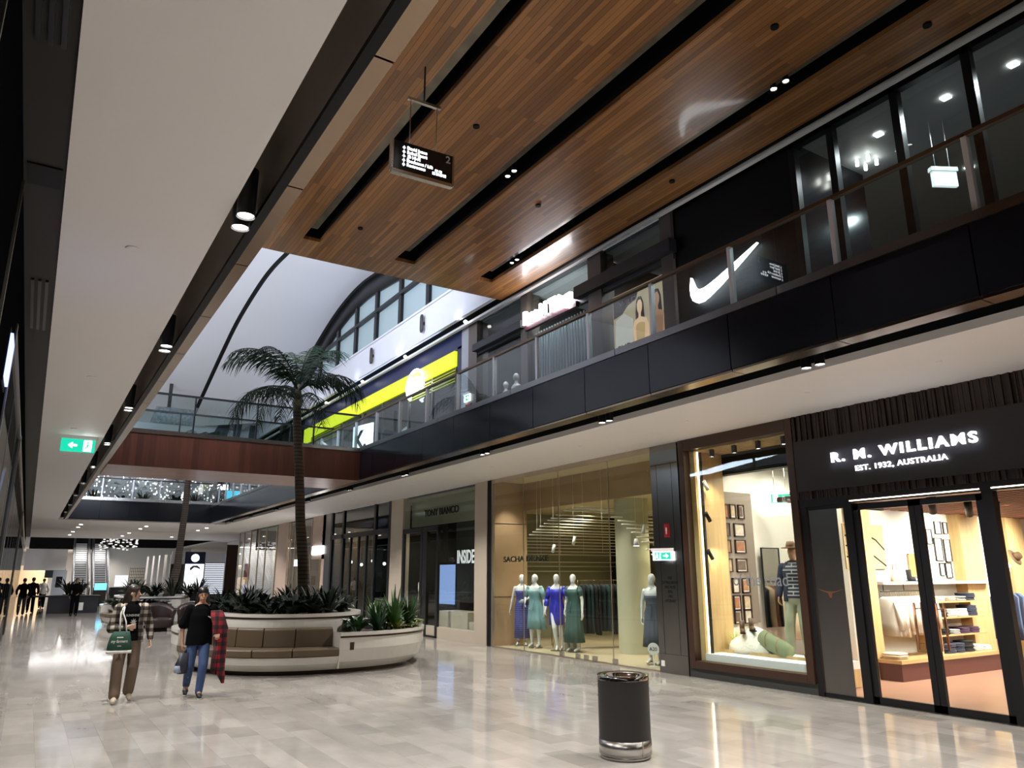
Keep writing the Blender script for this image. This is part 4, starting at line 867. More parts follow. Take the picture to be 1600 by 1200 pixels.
# racks of dark dresses
for i, (p0, p1, n, cols, lab, g) in enumerate((((12.1, 15.95, 1.62), (13.4, 15.6, 1.62), 12, ['black', 'teal', 'green', 'black'], '# gown on the rack behind the green-dressed mannequin', 'gowns on the rack behind'), ((13.6, 15.0, 1.66), (15.5, 14.4, 1.66), 15, ['navy', 'black', 'plum', 'teal'], '# dress on the long rack left of the round column', 'dresses left of the column'), ((12.0, 17.0, 1.5), (12.5, 16.6, 1.5), 4, ['rose'], '# dress behind the pale teal mannequin', 'rose dresses'))):
    rail_of('dress', cols, p0, p1, n, lab, math.atan2(p1[1]-p0[1], p1[0]-p0[0]), 1.25 if i < 2 else 1.0, g, .42)
    d = Vector(p1)-Vector(p0); t = thing('clothes_rail', 'slim metal clothes rail in the dress shop, '+('behind the mannequins', 'beside the round column', 'behind the pale teal dress')[i], 'rail', (p0[0], p0[1], 0.015), math.atan2(d.y, d.x)); Lr = d.length
    b = BM(); tube(b, [(-.05, 0, 0), (-.05, 0, p0[2]+.04), (Lr+.05, 0, p0[2]+.04), (Lr+.05, 0, 0)], .011, 8); mk('rail_frame', b, gold, t)
t = thing('side_stool', 'small stool with splayed legs between the mannequins', 'stool', (11.75, 16.35, .015)); b = BM(); cyl(b, (0, 0, .60), (0, 0, .63), .2, n=24); mk('seat', b, mat('pink_seat', (.5, .22, .22), .5), t)
for a in (0, 2.1, 4.2): b = BM(); cyl(b, (.08*math.cos(a), .08*math.sin(a), .60), (.22*math.cos(a), .22*math.sin(a), 0), .012, n=8); mk('leg', b, oakt, t)
t = thing('shoe_pair', 'white box and shoes lying on the small stool', 'box', (11.75, 16.35, .645)); b = BM(); bx(b, -.13, .13, -.09, .09, 0, .08); mk('carton', b, paper, t); b = BM(); bx(b, .02, .12, -.05, .05, .08, .3); mk('upright_card', b, paper, t)
t = thing('handbag', 'pale green clutch bag standing behind the royal blue dress', 'bag', (11.5, 15.5, .48)); b = BM(); bx(b, -.12, .12, -.04, .04, 0, .12); mk('body', b, mat('mint_leather', (.25, .5, .35), .4), t, bevel=.01); t.location.z = .44
t = thing('display_cube', 'low block under the green clutch bag', 'block', (11.5, 15.5, .015)); b = BM(); bx(b, -.15, .15, -.12, .12, 0, .425); mk('block_body', b, sandw, t)
t = thing('price_tag', 'round white A-20 style tag sign at the foot of the grey-dressed mannequin', 'sign', (10.95, 12.02, .35), -PI/2+.5); t['label'] = 'round white tag sign at the foot of the grey-dressed mannequin'
b = BM(); cyl(b, (0, -.01, 0), (0, .0, 0), .12, n=28); mk('disc', b, paper, t); b = BM(); bx(b, -.01, .01, -.0, .01, -.335, -.1); bx(b, -.08, .08, -.05, .06, -.335, -.325); mk('foot', b, paper, t); text('lettering', 'A20', .10, black, (0, -.015, -.035), FACE_Y, t, depth=.002, align='CENTER')
# ================================================================ shoe shop (y 18 - 24.6)
stw = mat('stone_cladding', (.46, .40, .32), .45, noise_amt=.07, nscale=1.5)
b = BM(); bx(b, SX-.02, SX+.25, 18.0, 18.68, 0, SOF); bx(b, SX-.02, SX+.25, 23.62, 24.62, 0, SOF); bx(b, SX+.0, SX+.2, 18.68, 23.62, 0, .32); st(mk('wall_right', b, stw))
st(wbox('trim_24', black, SX-.0, SX+.1, 17.74, 18.0, 0, SOF))
b = BM(); bx(b, SX+.02, SX+.03, 18.68, 23.62, .32, 4.25); st(mk('window_5', b, glassm))
b = BM(); bx(b, SX-.02, SX+.06, 23.47, 23.6, .0, 3.25); bx(b, SX-.02, SX+.06, 22.06, 22.2, 0, 3.25); bx(b, SX-.02, SX+.06, 20.95, 21.08, 0, 3.25); bx(b, SX-.02, SX+.06, 20.95, 23.6, 3.15, 3.3); bx(b, SX-.03, SX-.0, 21.7, 22.0, 0, 3.2); bx(b, SX-.02, SX+.06, 20.95, 23.6, 0, .06)
st(mk('door_2', b, blackm)); b = BM(); cyl(b, (SX-.07, 22.12, .9), (SX-.07, 22.12, 1.6), .03, n=10); cyl(b, (SX-.07, 22.12, 1), (SX-.0, 22.12, 1), .012, n=6); cyl(b, (SX-.07, 22.12, 1.5), (SX-.0, 22.12, 1.5), .012, n=6); tag(mk('door_handle', b, steel), 'upright steel pull handle on the shoe shop door', 'handle')
bpy.data.objects['door_handle'].name = 'pull_bar'
t = thing('shop_lettering', 'thin black lettering high on the shoe shop glass', 'lettering', (SX-.0, 22.0, 3.62)); text('lettering', 'TONY BIANCO', .30, black, (0, 0, 0), FACE_X, t, width=2.3, depth=.02, bold=.004)
st(wbox('ceiling', sandw, SX+.1, 16, 18.1, 24.5, 4.2, 4.3)); st(wbox('wall_right', dkgrey, 15.9, 16, 17.9, 47, 0, SOF)); st(wbox('wall_right', dkgrey, SX+.1, 16, 24.4, 24.5, 0, SOF)); st(wbox('wall_right', sandw, 11.7, 16, 19.4, 19.5, 0, SOF)); st(wbox('wall_right', sandw, SX+.3, SX+.4, 18.7, 23.6, 3.38, 4.2)); st(wbox('floor', dk_shop, SX+.05, 16, 18, 47, 0, .012))
t = thing('hanging_banner', 'dark banner with white capital lettering inside the shoe shop window', 'banner', (SX+.9, 21.5, 1.0)); b = BM(); bx(b, .0, .03, -1.6, -1.55, -.988, 0); bx(b, .0, .03, -.05, 0, -.988, 0); mk('post', b, blackm, t); b = BM(); bx(b, 0, .03, -1.6, .0, 0, 2.6); mk('banner_cloth', b, mat('charcoal_banner', (.03, .03, .035), .6), t); text('lettering', 'INSIDER', .56, mat('white_print', (.9, .9, .9), .5, emis=(1, 1, 1), es=.6), (-.01, -.10, 1.18), FACE_X, t, width=1.35, depth=.004, bold=.012, sx=.6)
t = thing('video_screen', 'tall pale blue lit screen inside the shoe shop', 'screen', (SX+1.2, 22.75, .9)); b = BM(); bx(b, 0, .06, -.55, .55, 0, 1.25); mk('display', b, emit('screen_blue', (.30, .45, .85), .7), t); b = BM(); bx(b, .0, .08, -.6, .6, -.1, 0); bx(b, .01, .08, -.6, .6, 1.25, 1.3); bx(b, .02, .06, -.1, .1, -.89, -.1); mk('stand', b, blackm, t)
t = thing('display_plinth', 'grey display block at the foot of the shoe shop window', 'plinth', (SX+.6, 20.6, .012)); b = BM(); bx(b, -.25, .4, -.9, .9, 0, .75); mk('block_body', b, cream, t)
b = BM(); bx(b, -.25, .0, -1.35, -1.0, 0, .5); mk('small_block', b, cream, t)
for x, y in ((11.6, 19.5), (12, 22.3)): light('SPOT', (x, y, 4.1), 170, (1, .85, .6), .1, None, 140)
# ================================================================ dark-framed shop (y 24.6 - 31)
b = BM()
for y in (24.72, 26.1, 29.43, 30.8): bx(b, SX-.03, SX+.08, y-.09, y+.09, 0, SOF)
bx(b, SX-.03, SX+.08, 24.7, 30.9, 3.25, 3.42)
for y in (26.9, 27.7, 28.55): bx(b, SX-.02, SX+.05, y-.05, y+.05, 0, 3.3)
bx(b, SX-.03, SX+.05, 24.7, 30.9, 0, .08); st(mk('window_6', b, blackm)); b = BM(); bx(b, SX+.02, SX+.03, 24.7, 30.8, .08, 4.3); st(mk('window_6', b, glassd))
st(wbox('wall_right', dkgrey, SX+.1, 16, 24.5, 24.6, 0, SOF)); st(wbox('wall_right', mat('shop_grey', (.2, .19, .19), .6), 13.4, 13.5, 24.6, 31, 0, SOF)); st(wbox('ceiling', mat('grey_ceil', (.3, .29, .27), .7), SX+.1, 15.9, 24.5, 47, 4.25, 4.3))
for i in range(5):
    t = thing('pendant_light', 'small round glass pendant lamp, one of a row in the dark-framed shop', 'light', (SX+.6, 25.4+i*1.15, 2.35-.12*(i % 2)), 0, 'pendant lamps in the dark-framed shop'); b = BM(); ell(b, (0, 0, 0), (.06, .06, .06), 12, 8); mk('globe', b, lens, t); b = BM(); tube(b, [(0, 0, .06), (0, 0, 2.05)], .006, 5); mk('cord', b, blackm, t)
t = thing('lit_letter_sign', 'white lit letters inside the dark-framed shop by the stone pillar', 'sign', (SX+.6, 25.9, 1.9)); text('lettering', 'DKAMA', .34, litw, (0, 0, .05), FACE_X, t, width=1.2, depth=.03, bold=.01); text('lettering', 'SALE', .36, litw, (0, -.55, -1.15), (PI/2, -PI/2, -PI/2), t, depth=.02, bold=.01)
b = BM(); bx(b, .03, .06, -1.25, -1.2, -1.888, -.05); mk('post', b, blackm, t); b = BM(); bx(b, .03, .06, -1.2, 0, -1.2, -.05); mk('backing_panel', b, mat('wine_panel', (.10, .01, .03), .5), t)
for y in (26, 28.5, 30): light('SPOT', (12, y, 4.1), 90, (1, .93, .85), .1, None, 140)
# ================================================================ shops y 31 - 47
b = BM(); bx(b, SX-.01, SX+.2, 30.95, 31.6, 0, SOF); st(mk('wall_right', b, dsteel)); b = BM(); bx(b, SX, SX+.2, 31.6, 33.4, 2.5, SOF); bx(b, SX, SX+.2, 37.2, 39.0, 0, SOF); bx(b, SX, SX+.2, 31.6, 32.0, 0, SOF); st(mk('wall_right', b, mat('pink_stone', (.45, .34, .28), .4, noise_amt=.08, nscale=2)))
b = BM(); bx(b, SX+.02, SX+.03, 31.6, 47.4, 0, 4.3); st(mk('window_7', b, glassm)); b = BM()
for y in (33.5, 35.3, 36.0, 36.8, 39.2, 41.3, 42.8, 44.6, 46.2, 47.4): bx(b, SX-.01, SX+.05, y-.04, y+.04, 0, 4.3)
st(mk('window_7', b, bronze)); st(wbox('wall_right', mat('warm_shop_wall', (.60, .42, .26), .6), 12.4, 12.5, 31, 38, 0, SOF)); st(wbox('wall_right', mat('mint_shop_wall', (.58, .62, .54), .6), 12.3, 12.4, 38.5, 43.4, 0, SOF)); st(wbox('wall_right', shopw, 12.6, 12.7, 43.4, 48, 0, SOF)); st(wbox('wall_right', taupe, SX+.3, 12.6, 38.2, 38.4, 0, SOF)); st(wbox('wall_right', walnut, SX+.0, 12.6, 43.3, 43.4, 3.2, SOF))
for y, c in ((33, (1, .85, .65)), (36, (1, .85, .65)), (40, (.95, 1, .92)), (42, (.95, 1, .92)), (45, (1, .9, .8)), (46.7, (1, .9, .8))): light('SPOT', (11.6, y, 4.2), 150, c, .1, None, 140)
t = thing('lit_letter_sign', 'small glowing white shop sign beside the palm trunk', 'sign', (SX-.05, 33.2, 2.7)); b = BM(); bx(b, 0, .08, -1.5, 0, -.0, .35); mk('light_box', b, litw, t)
t = thing('lit_letter_sign', 'glowing white sign further left of the palm trunk', 'sign', (SX-.05, 35.7, 2.25)); b = BM(); bx(b, 0, .08, -1.4, 0, 0, .28); mk('light_box', b, litc, t)
t, P, hd, M = figure('mannequin', 'dark mannequin in black and white clothes in the pale green shop', 'mannequin', (11.3, 40.6, .03), -1.2, 1.8, dict(curl=.1), mat('mannequin_dark', (.06, .05, .05), .3), .02, face=False, fingers=False); dress(t, P, cloth['black'], bottom=.6, flare=.05)
t = thing('poster', 'red and white poster in the shop window past the pale green shop', 'poster', (SX+.3, 46.5, 1.6)); b = BM(); bx(b, 0, .02, -.9, .4, 0, .9); mk('sheet', b, mat('poster_red', (.55, .06, .04), .5, noise_amt=.5, nscale=4), t); b = BM(); bx(b, -.05, .05, -.3, -.2, -1.6, 0); mk('stand', b, blackm, t); b = BM(); bx(b, 0, .02, -.9, .4, -1.2, -.25); mk('blue_panel', b, emit('panel_blue', (.15, .35, .8), .9), t)
# ================================================================ upper gallery shopfronts, plane x = UX
UX = 10.2; Z2 = 5.2
gceil = mat('grey_shop_ceiling', (.30, .32, .34), .6)
# sports shop, big glazed front y -2 .. 7.1
b = BM()
for y in (7.12, 6.38, 5.28, 4.22, 3.1, 2.0, .8): bx(b, UX-.03, UX+.1, y-.045, y+.075, Z2, 9.0)
bx(b, UX-.03, UX+.1, -2, 7.2, 8.90, 9.14); st(mk('window_8', b, blackm)); b = BM(); bx(b, UX+.03, UX+.04, -2, 7.1, Z2, 8.95); st(mk('window_8', b, glassd if False else glassm))
st(wbox('ceiling', gceil, UX+.1, 18, -2, 10, 9.0, 9.1)); st(wbox('wall_right', mat('charcoal_wall', (.008, .009, .011), .5), 17.9, 18, -2, 10, Z2, 9.1)); st(wbox('wall_right', blackp, UX+.12, 12.2, 7.1, 7.2, Z2, 9.0))
st(wbox('wall_right', black, UX, UX+.1, 7.18, 10.02, Z2, 9.14))
for i, (x, y) in enumerate(((11.2, 6.15), (11.15, 5.0), (11.2, 4.05), (11.3, 3.2), (13.6, 5.9))):
    b = BM(); bx(b, -.06, .06, -.06, .06, 0, .015); tag(mk('recessed_light', b, lens, loc=(x, y, 8.98)), 'small square recessed light in the grey ceiling of the upper sports shop', 'light', 'square lights in the upper shop ceiling'); light('SPOT', (x, y, 8.95), 110, (.9, .95, 1), .05, None, 150)
for i in range(4):
    b = BM(); cyl(b, (0, 0, 0), (0, 0, .10), .028, n=12); cyl(b, (0, 0, .1), (0, 0, .15), .01, n=6); tag(mk('recessed_light', b, lens, loc=(11.58+.25*(i % 2), 6.60+.21*(i//2), 8.85)), 'round lamp in the group of four hanging deep inside the upper sports shop', 'light', 'group of four lamps in the upper shop'); 
t = thing('hanging_box', 'white box sign hanging behind the upper shop glass', 'sign', (11.6, 5.42, 7.95), -.5); b = BM(); bx(b, -.20, .20, -.03, .03, -.16, .1); mk('sign_panel', b, mat('white_soft_glow', (.5, .5, .5), .5, emis=(1, 1, 1), es=.8), t); b = BM(); bx(b, -.22, .22, -.05, .05, .1, .17); mk('housing', b, paper, t)
for x in (-.12, .12): b = BM(); tube(b, [(x, 0, .17), (x, 0, 1.05)], .006, 5); mk('cord', b, paper, t)
t = thing('wall_notice', 'small white notice with black marks low behind the upper shop glass at right', 'notice', (UX+.06, 3.02, 6.20)); b = BM(); bx(b, 0, .01, -.2, 0, -.0, .13); mk('card', b, paper, t); text('lettering', 'NOW', .075, black, (-.004, -.03, .06), FACE_X, t, depth=.002, bold=.003); text('lettering', 'OPEN', .05, black, (-.004, -.05, .012), FACE_X, t, depth=.002, bold=.002)
# swoosh sign
t = thing('swoosh_sign', 'large white lit tick-shaped logo on the black upper shopfront', 'sign', (UX-.06, 8.8, 7.15))
pts = [(.76, .21), (.785, .09), (.80, -.02), (.79, -.15), (.74, -.27), (.64, -.34), (.5, -.345), (.35, -.30), (.1, -.19), (-.3, .02), (-.84, .32), (-.3, .13), (.1, -.01), (.32, -.075), (.45, -.10), (.56, -.095), (.63, -.06), (.68, .0), (.71, .08)]
b = BM(); prism(b, pts, 0, -.03, .03); mk('logo', b, emit('logo_white', (.95, .97, 1), 10), t); light('AREA', (UX-.16, 8.8, 7.1), 10, (.8, .88, 1), .6, (UX+1, 8.8, 7.1), sy=1.4)
# lingerie poster shop
b = BM()
for y0, y1 in ((10.02, 10.34), (12.27, 12.75), (15.30, 15.62), (17.95, 18.45)): bx(b, UX-.08, UX+.3, y0, y1, Z2, 9.0)
st(mk('wall_right', b, mat('brown_grey_pillar', (.12, .095, .08), .5, noise_amt=.1, nscale=3)))
b = BM(); bx(b, UX-.22, UX-.02, 9.95, 13.12, 8.06, 8.34); bx(b, UX-.22, UX-.02, 15.42, 17.98, 8.02, 8.22); bx(b, UX-.05, UX+.05, 10, 13.2, 7.95, 8.1); bx(b, UX-.05, UX+.05, 15.4, 18, 7.95, 8.1); st(mk('trim_25', b, mat('canopy_black', (.02, .02, .025), .5)))
st(wbox('ceiling', gceil, UX+.1, 16, 10, 19, 8.95, 9.05)); st(wbox('wall_right', mat('upper_back_wall', (.32, .33, .34), .6), 12.2, 12.3, 10, 19.1, Z2, 9)); 
for y in (12.5, 15.4, 18.3): st(wbox('wall_right', dkgrey, UX+.2, 12.2, y, y+.1, Z2, 8.9))
b = BM(); bx(b, UX+.02, UX+.03, 10.3, 18.0, Z2, 8.95); st(mk('window_9', b, glassm))
t = thing('window_poster', 'large shop window poster of two women in golden underwear', 'poster', (UX-.02, 11.96, 6.32))
pb = mat('poster_beige', (.50, .42, .30), .5, emis=(.60, .48, .30), es=.45, noise_amt=.3, nscale=2.5)
b = BM(); bx(b, 0, .03, -1.9, 0, -.05, 1.42); mk('sheet', b, pb, t); b = BM(); prism(b, [(-.02, 1.40), (-.85, 1.40), (-.75, 1.15), (-.5, 1.1), (-.3, .95), (-.02, .9)], 0, -.006, 0); mk('dark_sky', b, mat('poster_dark', (.08, .07, .06), .6), t)
b = BM(); prism(b, [(-.05, .45), (-.08, .85), (-.35, .95), (-.62, .75), (-.6, .2), (-.3, .1), (-.05, .2)], 0, -.004, 0); mk('pale_cloud', b, mat('poster_cream', (.9, .85, .75), .5, emis=(1, .95, .85), es=.3), t)
for k, (y, sk, hair) in enumerate(((-.86, (.75, .48, .28), (.10, .05, .03)), (-1.38, (.35, .18, .10), (.06, .03, .02)))):
    sm = mat('poster_skin_%d' % k, sk, .5, emis=sk, es=.7); hm = mat('poster_hair_%d' % k, hair, .6); tm = mat('poster_cloth_%d' % k, ((.8, .5, .2), (.4, .2, .1))[k], .4, emis=((.8, .5, .2), (.4, .2, .1))[k], es=.4)
    b = BM(); prism(b, [(y+.14, .42), (y+.13, .85), (y+.10, 1.10), (y+.03, 1.18), (y-.06, 1.16), (y-.12, 1.0), (y-.15, .4)], 0, -.010, -.004); mk('printed_hair', b, hm, t)
    b = BM(); prism(b, [(y+.18, -.0), (y+.21, .3), (y+.22, .56), (y+.16, .68), (y+.04, .72), (y+.035, .8), (y+.075, .9), (y+.075, 1.02), (y+.03, 1.1), (y-.04, 1.1), (y-.08, 1.0), (y-.07, .88), (y-.03, .8), (y-.03, .72), (y-.18, .66), (y-.25, .5), (y-.24, .2), (y-.26, -.02), (y-.2, -.02), (y-.18, .3), (y-.15, .2), (y-.13, -.03), (y+.1, -.03), (y+.12, .2), (y+.14, .3), (y+.13, .0)], 0, -.016, -.010); mk('printed_figure', b, sm, t)
    b = BM(); prism(b, [(y+.13, .55), (y+.12, .3), (y+.10, .0), (y-.12, .0), (y-.13, .3), (y-.16, .55), (y-.05, .60), (y+.04, .60)], 0, -.020, -.016); mk('printed_garment', b, tm, t)
text('lettering', 'WILD', .16, paper, (-.02, -.22, 1.12), FACE_X, t, depth=.002, width=.55); text('lettering', 'SUB', .20, black, (-.012, -.12, .12), FACE_X, t, depth=.002, width=.42)
light('SPOT', (UX+.5, 11, 8.8), 60, (1, .85, .6), .05, (UX+.1, 11.2, 6.5), 100)
# glowing script sign on maroon
t = thing('lit_script_sign', 'glowing white letters on a maroon board on the upper gallery', 'sign', (UX-.14, 15.35, 7.92)); b = BM(); bx(b, 0, .1, -2.2, 0, -.02, .12); mk('maroon_board', b, mat('maroon_board', (.06, .004, .018), .4), t)
text('lettering', 'Bras N Things', .42, emit('sign_white_hot', (1, .96, .98), 16), (-.05, -.04, .15), FACE_X, t, width=2.1, depth=.05, bold=.03)
light('AREA', (UX-.35, 14.3, 8.2), 5, (.62, .7, 1), .2, (UX-3, 13.4, 8.75), sy=2.0)  # unseen blue lamp added for the sign's glare on the timber
# curtain-like vertical bars behind the glass
b = BM()
for i in range(22): y = 15.2-i*.118; bx(b, UX+.10, UX+.13, y-rr.uniform(.02, .05), y, Z2, 7.85)
t = tag(mk('curtain', b, mat('pale_curtain', (.35, .40, .42), .5), None), 'grey vertical strip curtain behind the glass under the glowing letters', 'curtain')
st(wbox('wall_right', mat('teal_grey_wall', (.10, .13, .15), .5), UX+.4, UX+.45, 12.8, 15.3, Z2, 7.9)); light('SPOT', (UX+.3, 14, 8.7), 50, (.9, .95, 1), .05, (UX+.15, 14, 6), 120)
for y, c in ((11.3, 1), (14, 1), (16.8, 1)): light('SPOT', (11.2, y, 8.9), 60, (.92, .95, 1), .1, None, 150)
# white busts
for i, (y, z, s_, lab) in enumerate(((16.0, 6.42, 1, 'left and lower of two white shop busts behind the balustrade'), (15.5, 6.50, 1.1, 'right and taller of two white shop busts behind the balustrade'))):
    t = thing('display_bust', lab, 'mannequin', (UX-.3, y, z)); b = BM(); loft(b, [(0, 0, -.22, .10, .17), (0, 0, -.05, .09, .18), (0, 0, .02, .05, .07), (0, 0, .08, .035, .035)], 20); ell(b, (0, 0, .17), (.08, .065, .10), 16, 10); fuse(b, 'bust_form', manw, t, .012); t.scale = (s_,)*3
    b = BM(); cyl(b, (0, 0, -(z-Z2)/s_), (0, 0, -.2), .02, n=8); cyl(b, (0, 0, -(z-Z2)/s_), (0, 0, -(z-Z2)/s_+.02), .14, n=20); mk('stand', b, steel, t)
light('SPOT', (UX-.6, 15.8, 8.8), 110, (1, 1, 1), .05, (UX-.3, 15.8, 6.4), 40)
# grey pier and yellow sports shop
st(wbox('wall_right', mat('light_grey_panel', (.38, .38, .40), .5), UX-.06, UX+.2, 17.98, 18.9, Z2, 9.0)); st(wbox('wall_right', navy, UX-.04, UX+.1, 18.9, 34.4, 8.42, 9.1)); st(wbox('wall_right', navy, UX-.04, UX+.1, 18.9, 19.2, Z2, 8.5))
st(wbox('wall_right', mat('navy_back', (.03, .05, .09), .4), 11.9, 12, 19.2, 34, Z2, 9)); st(wbox('ceiling', mat('navy_soffit', (.02, .03, .07), .5), UX, 12, 19, 34.4, 7.86, 7.9))
yel = emit('yellow_light_box', (.78, .88, .02), .95)
t = thing('lit_fascia_sign', 'long glowing yellow light box with a round white logo on the upper gallery', 'sign', (UX-.12, 19.25, 7.92)); b = BM()
for i in range(12): bx(b, 0, .1, i*1.18, i*1.18+1.165, 0, .47)
bx(b, 0, .1, 14.1, 14.9, -.95, .47); mk('light_box', b, yel, t)
text('logo_lettering', 'JD', .62, emit('sign_white', (1, 1, 1), 6), (-.08, 3.15, -.24), FACE_X, t, depth=.06, bold=.05, width=1.0)
b = BM(); tube(b, [(-.08, 2.60+.62*math.cos(a), -.05+.5*math.sin(a)) for a in [2*PI*k/24-1 for k in range(19)]], .05, 6); mk('logo_ring', b, MATS['sign_white'], t)
t = thing('slatted_panel', 'row of yellow-green slats below the glowing yellow band', 'panel', (UX-.02, 19.3, 7.45)); b = BM()
for i in range(5): bx(b, 0, .04, 0, 3.4, .36-i*.085, .40-i*.085); bx(b, 0, .04, 10.2, 14.6, .36-i*.085, .40-i*.085)
mk('slats', b, mat('olive_slat', (.42, .45, .02), .5), t)
b = BM()
for y in (19.3, 20.9, 22.7, 25, 27, 29.2, 31.4, 33.8): bx(b, UX-.02, UX+.06, y, y+.07, Z2, 8.4)
st(mk('window_10', b, dsteel)); b = BM(); bx(b, UX+.02, UX+.03, 19.2, 34, Z2, 8); st(mk('window_10', b, glassd))
b = BM()
for i in range(30): bx(b, UX+.3, UX+.32, 19.4, 21.8, Z2+.08*i, Z2+.08*i+.05)
tag(mk('roller_shutter', b, mat('shutter_blue', (.10, .14, .22), .4)), 'blue-grey slatted shutter behind the upper shop glass near the round logo', 'shutter')
light('SPOT', (UX-.5, 22.5, 9.0), 60, (.5, .6, 1), .05, (9.7, 23, 9.6), 120); light('AREA', (UX-.4, 24, 8.95), 22, (.45, .55, 1), .1, (9.72, 24, 9.5), sy=9)
for y in (20.5, 23, 26, 30): light('SPOT', (UX+.9, y, 7.8), 25, (.7, .8, 1), .1, None, 150)
exit_sign((UX-.12, 18.4, 6.75), -PI/2, .34, .2, 'small lit exit sign on the grey pier of the upper gallery', hang=0)
t = thing('fire_cabinet', 'small red fire cabinet below the exit sign on the upper gallery', 'cabinet', (UX-.1, 18.4, 6.40)); b = BM(); bx(b, 0, .08, -.16, .16, -.1, .18); mk('cabinet_body', b, mat('dull_red', (.3, .03, .03), .5), t)
t = thing('lit_poster', 'white lit poster with black letter K on the upper gallery', 'poster', (UX-.9, 25.5, 6.05), .2); b = BM(); bx(b, 0, .05, -1.25, 0, -.0, .95); mk('light_box', b, emit('poster_white', (.9, .95, 1), 1.6), t); text('lettering', 'K.', .9, black, (-.01, -.15, .12), FACE_X, t, depth=.01, bold=.03); b = BM(); bx(b, .01, .05, -.7, -.55, -.85, 0); bx(b, -.1, .15, -.9, -.35, -.86, -.84); mk('stand', b, steel, t)
# dark fins on the bulkhead, small lamps under it
for i, y in enumerate((20.4, 24.6, 28.8, 33, 37.2)):
    t = thing('wall_sconce', 'dark slender wall lamp on the white bulkhead', 'light', (9.50, y, 9.5), 0, 'dark fins on the white bulkhead'); b = BM(); loft(b, [(0, 0, -.30, .035, .06), (0, 0, -.22, .05, .09), (0, 0, .2, .05, .09), (0, 0, .28, .035, .06)], 14); mk('housing', b, mat('sconce_bronze', (.05, .04, .035), .4) if i == 0 else MATS['sconce_bronze'], t); b = BM(); bx(b, .03, .10, -.02, .02, -.05, .05); mk('bracket', b, blackm, t)
for i, y in enumerate((18.1, 22.3, 26.2, 30.4, 34.5)):
    t = thing('spotlight', 'small bright spotlight under the white bulkhead', 'light', (9.82, y, 8.93), 0, 'spotlights under the bulkhead'); b = BM(); ell(b, (0, 0, 0), (.06, .06, .05), 12, 8); mk('lens', b, litw, t); b = BM(); cyl(b, (0, 0, .02), (0, 0, .2), .03, n=8); mk('stem', b, blackm, t)
    light('SPOT', (9.55, y, 8.9), 10, (.75, .8, 1), .03, (9.6, y, 10), 130)
# black frontage further along the gallery and beside the swoosh
st(wbox('wall_right', black, UX, UX+.1, 34.2, 45, Z2, 9.1))
# warm graze from the right gallery shops on the black fascia is left to reflections
# ================================================================ planters, palms, plants
cor = mat('white_solid_surface', (.60, .575, .53), .22, coat=.3)
strip = mat('dark_bronze_strip', (.06, .04, .03), .3, .6)
leather = mat('tan_leather', (.085, .058, .032), .5, noise_amt=.12, nscale=10, bump=.05, bscale=120)
soil = mat('planter_soil', (.02, .015, .01), .9)
def sup(a, bb, th, n=2.4):
    c, s = math.cos(th), math.sin(th); return a*math.copysign(abs(c)**(2/n), c), bb*math.copysign(abs(s)**(2/n), s)
def sector(b, prof, a0, a1, A, B, n=40, mi=0):
    """solid swept round a superellipse: prof = closed list of (offset inward, z)"""
    rows = []
    for i in range(n+1):
        th = a0+(a1-a0)*i/n; row = []
        for off, z in prof: x, y = sup(A-off, B-off, th); row.append(b.verts.new((x, y, z)))
        rows.append(row)
    full = abs(abs(a1-a0)-2*PI) < 1e-6
    for i in range(n): 
        for k in range(len(prof)):
            f = b.faces.new((rows[i][k], rows[i+1][k], rows[i+1][(k+1) % len(prof)], rows[i][(k+1) % len(prof)])); f.material_index = mi
    if not full: b.faces.new(rows[0][::-1]); b.faces.new(rows[-1])
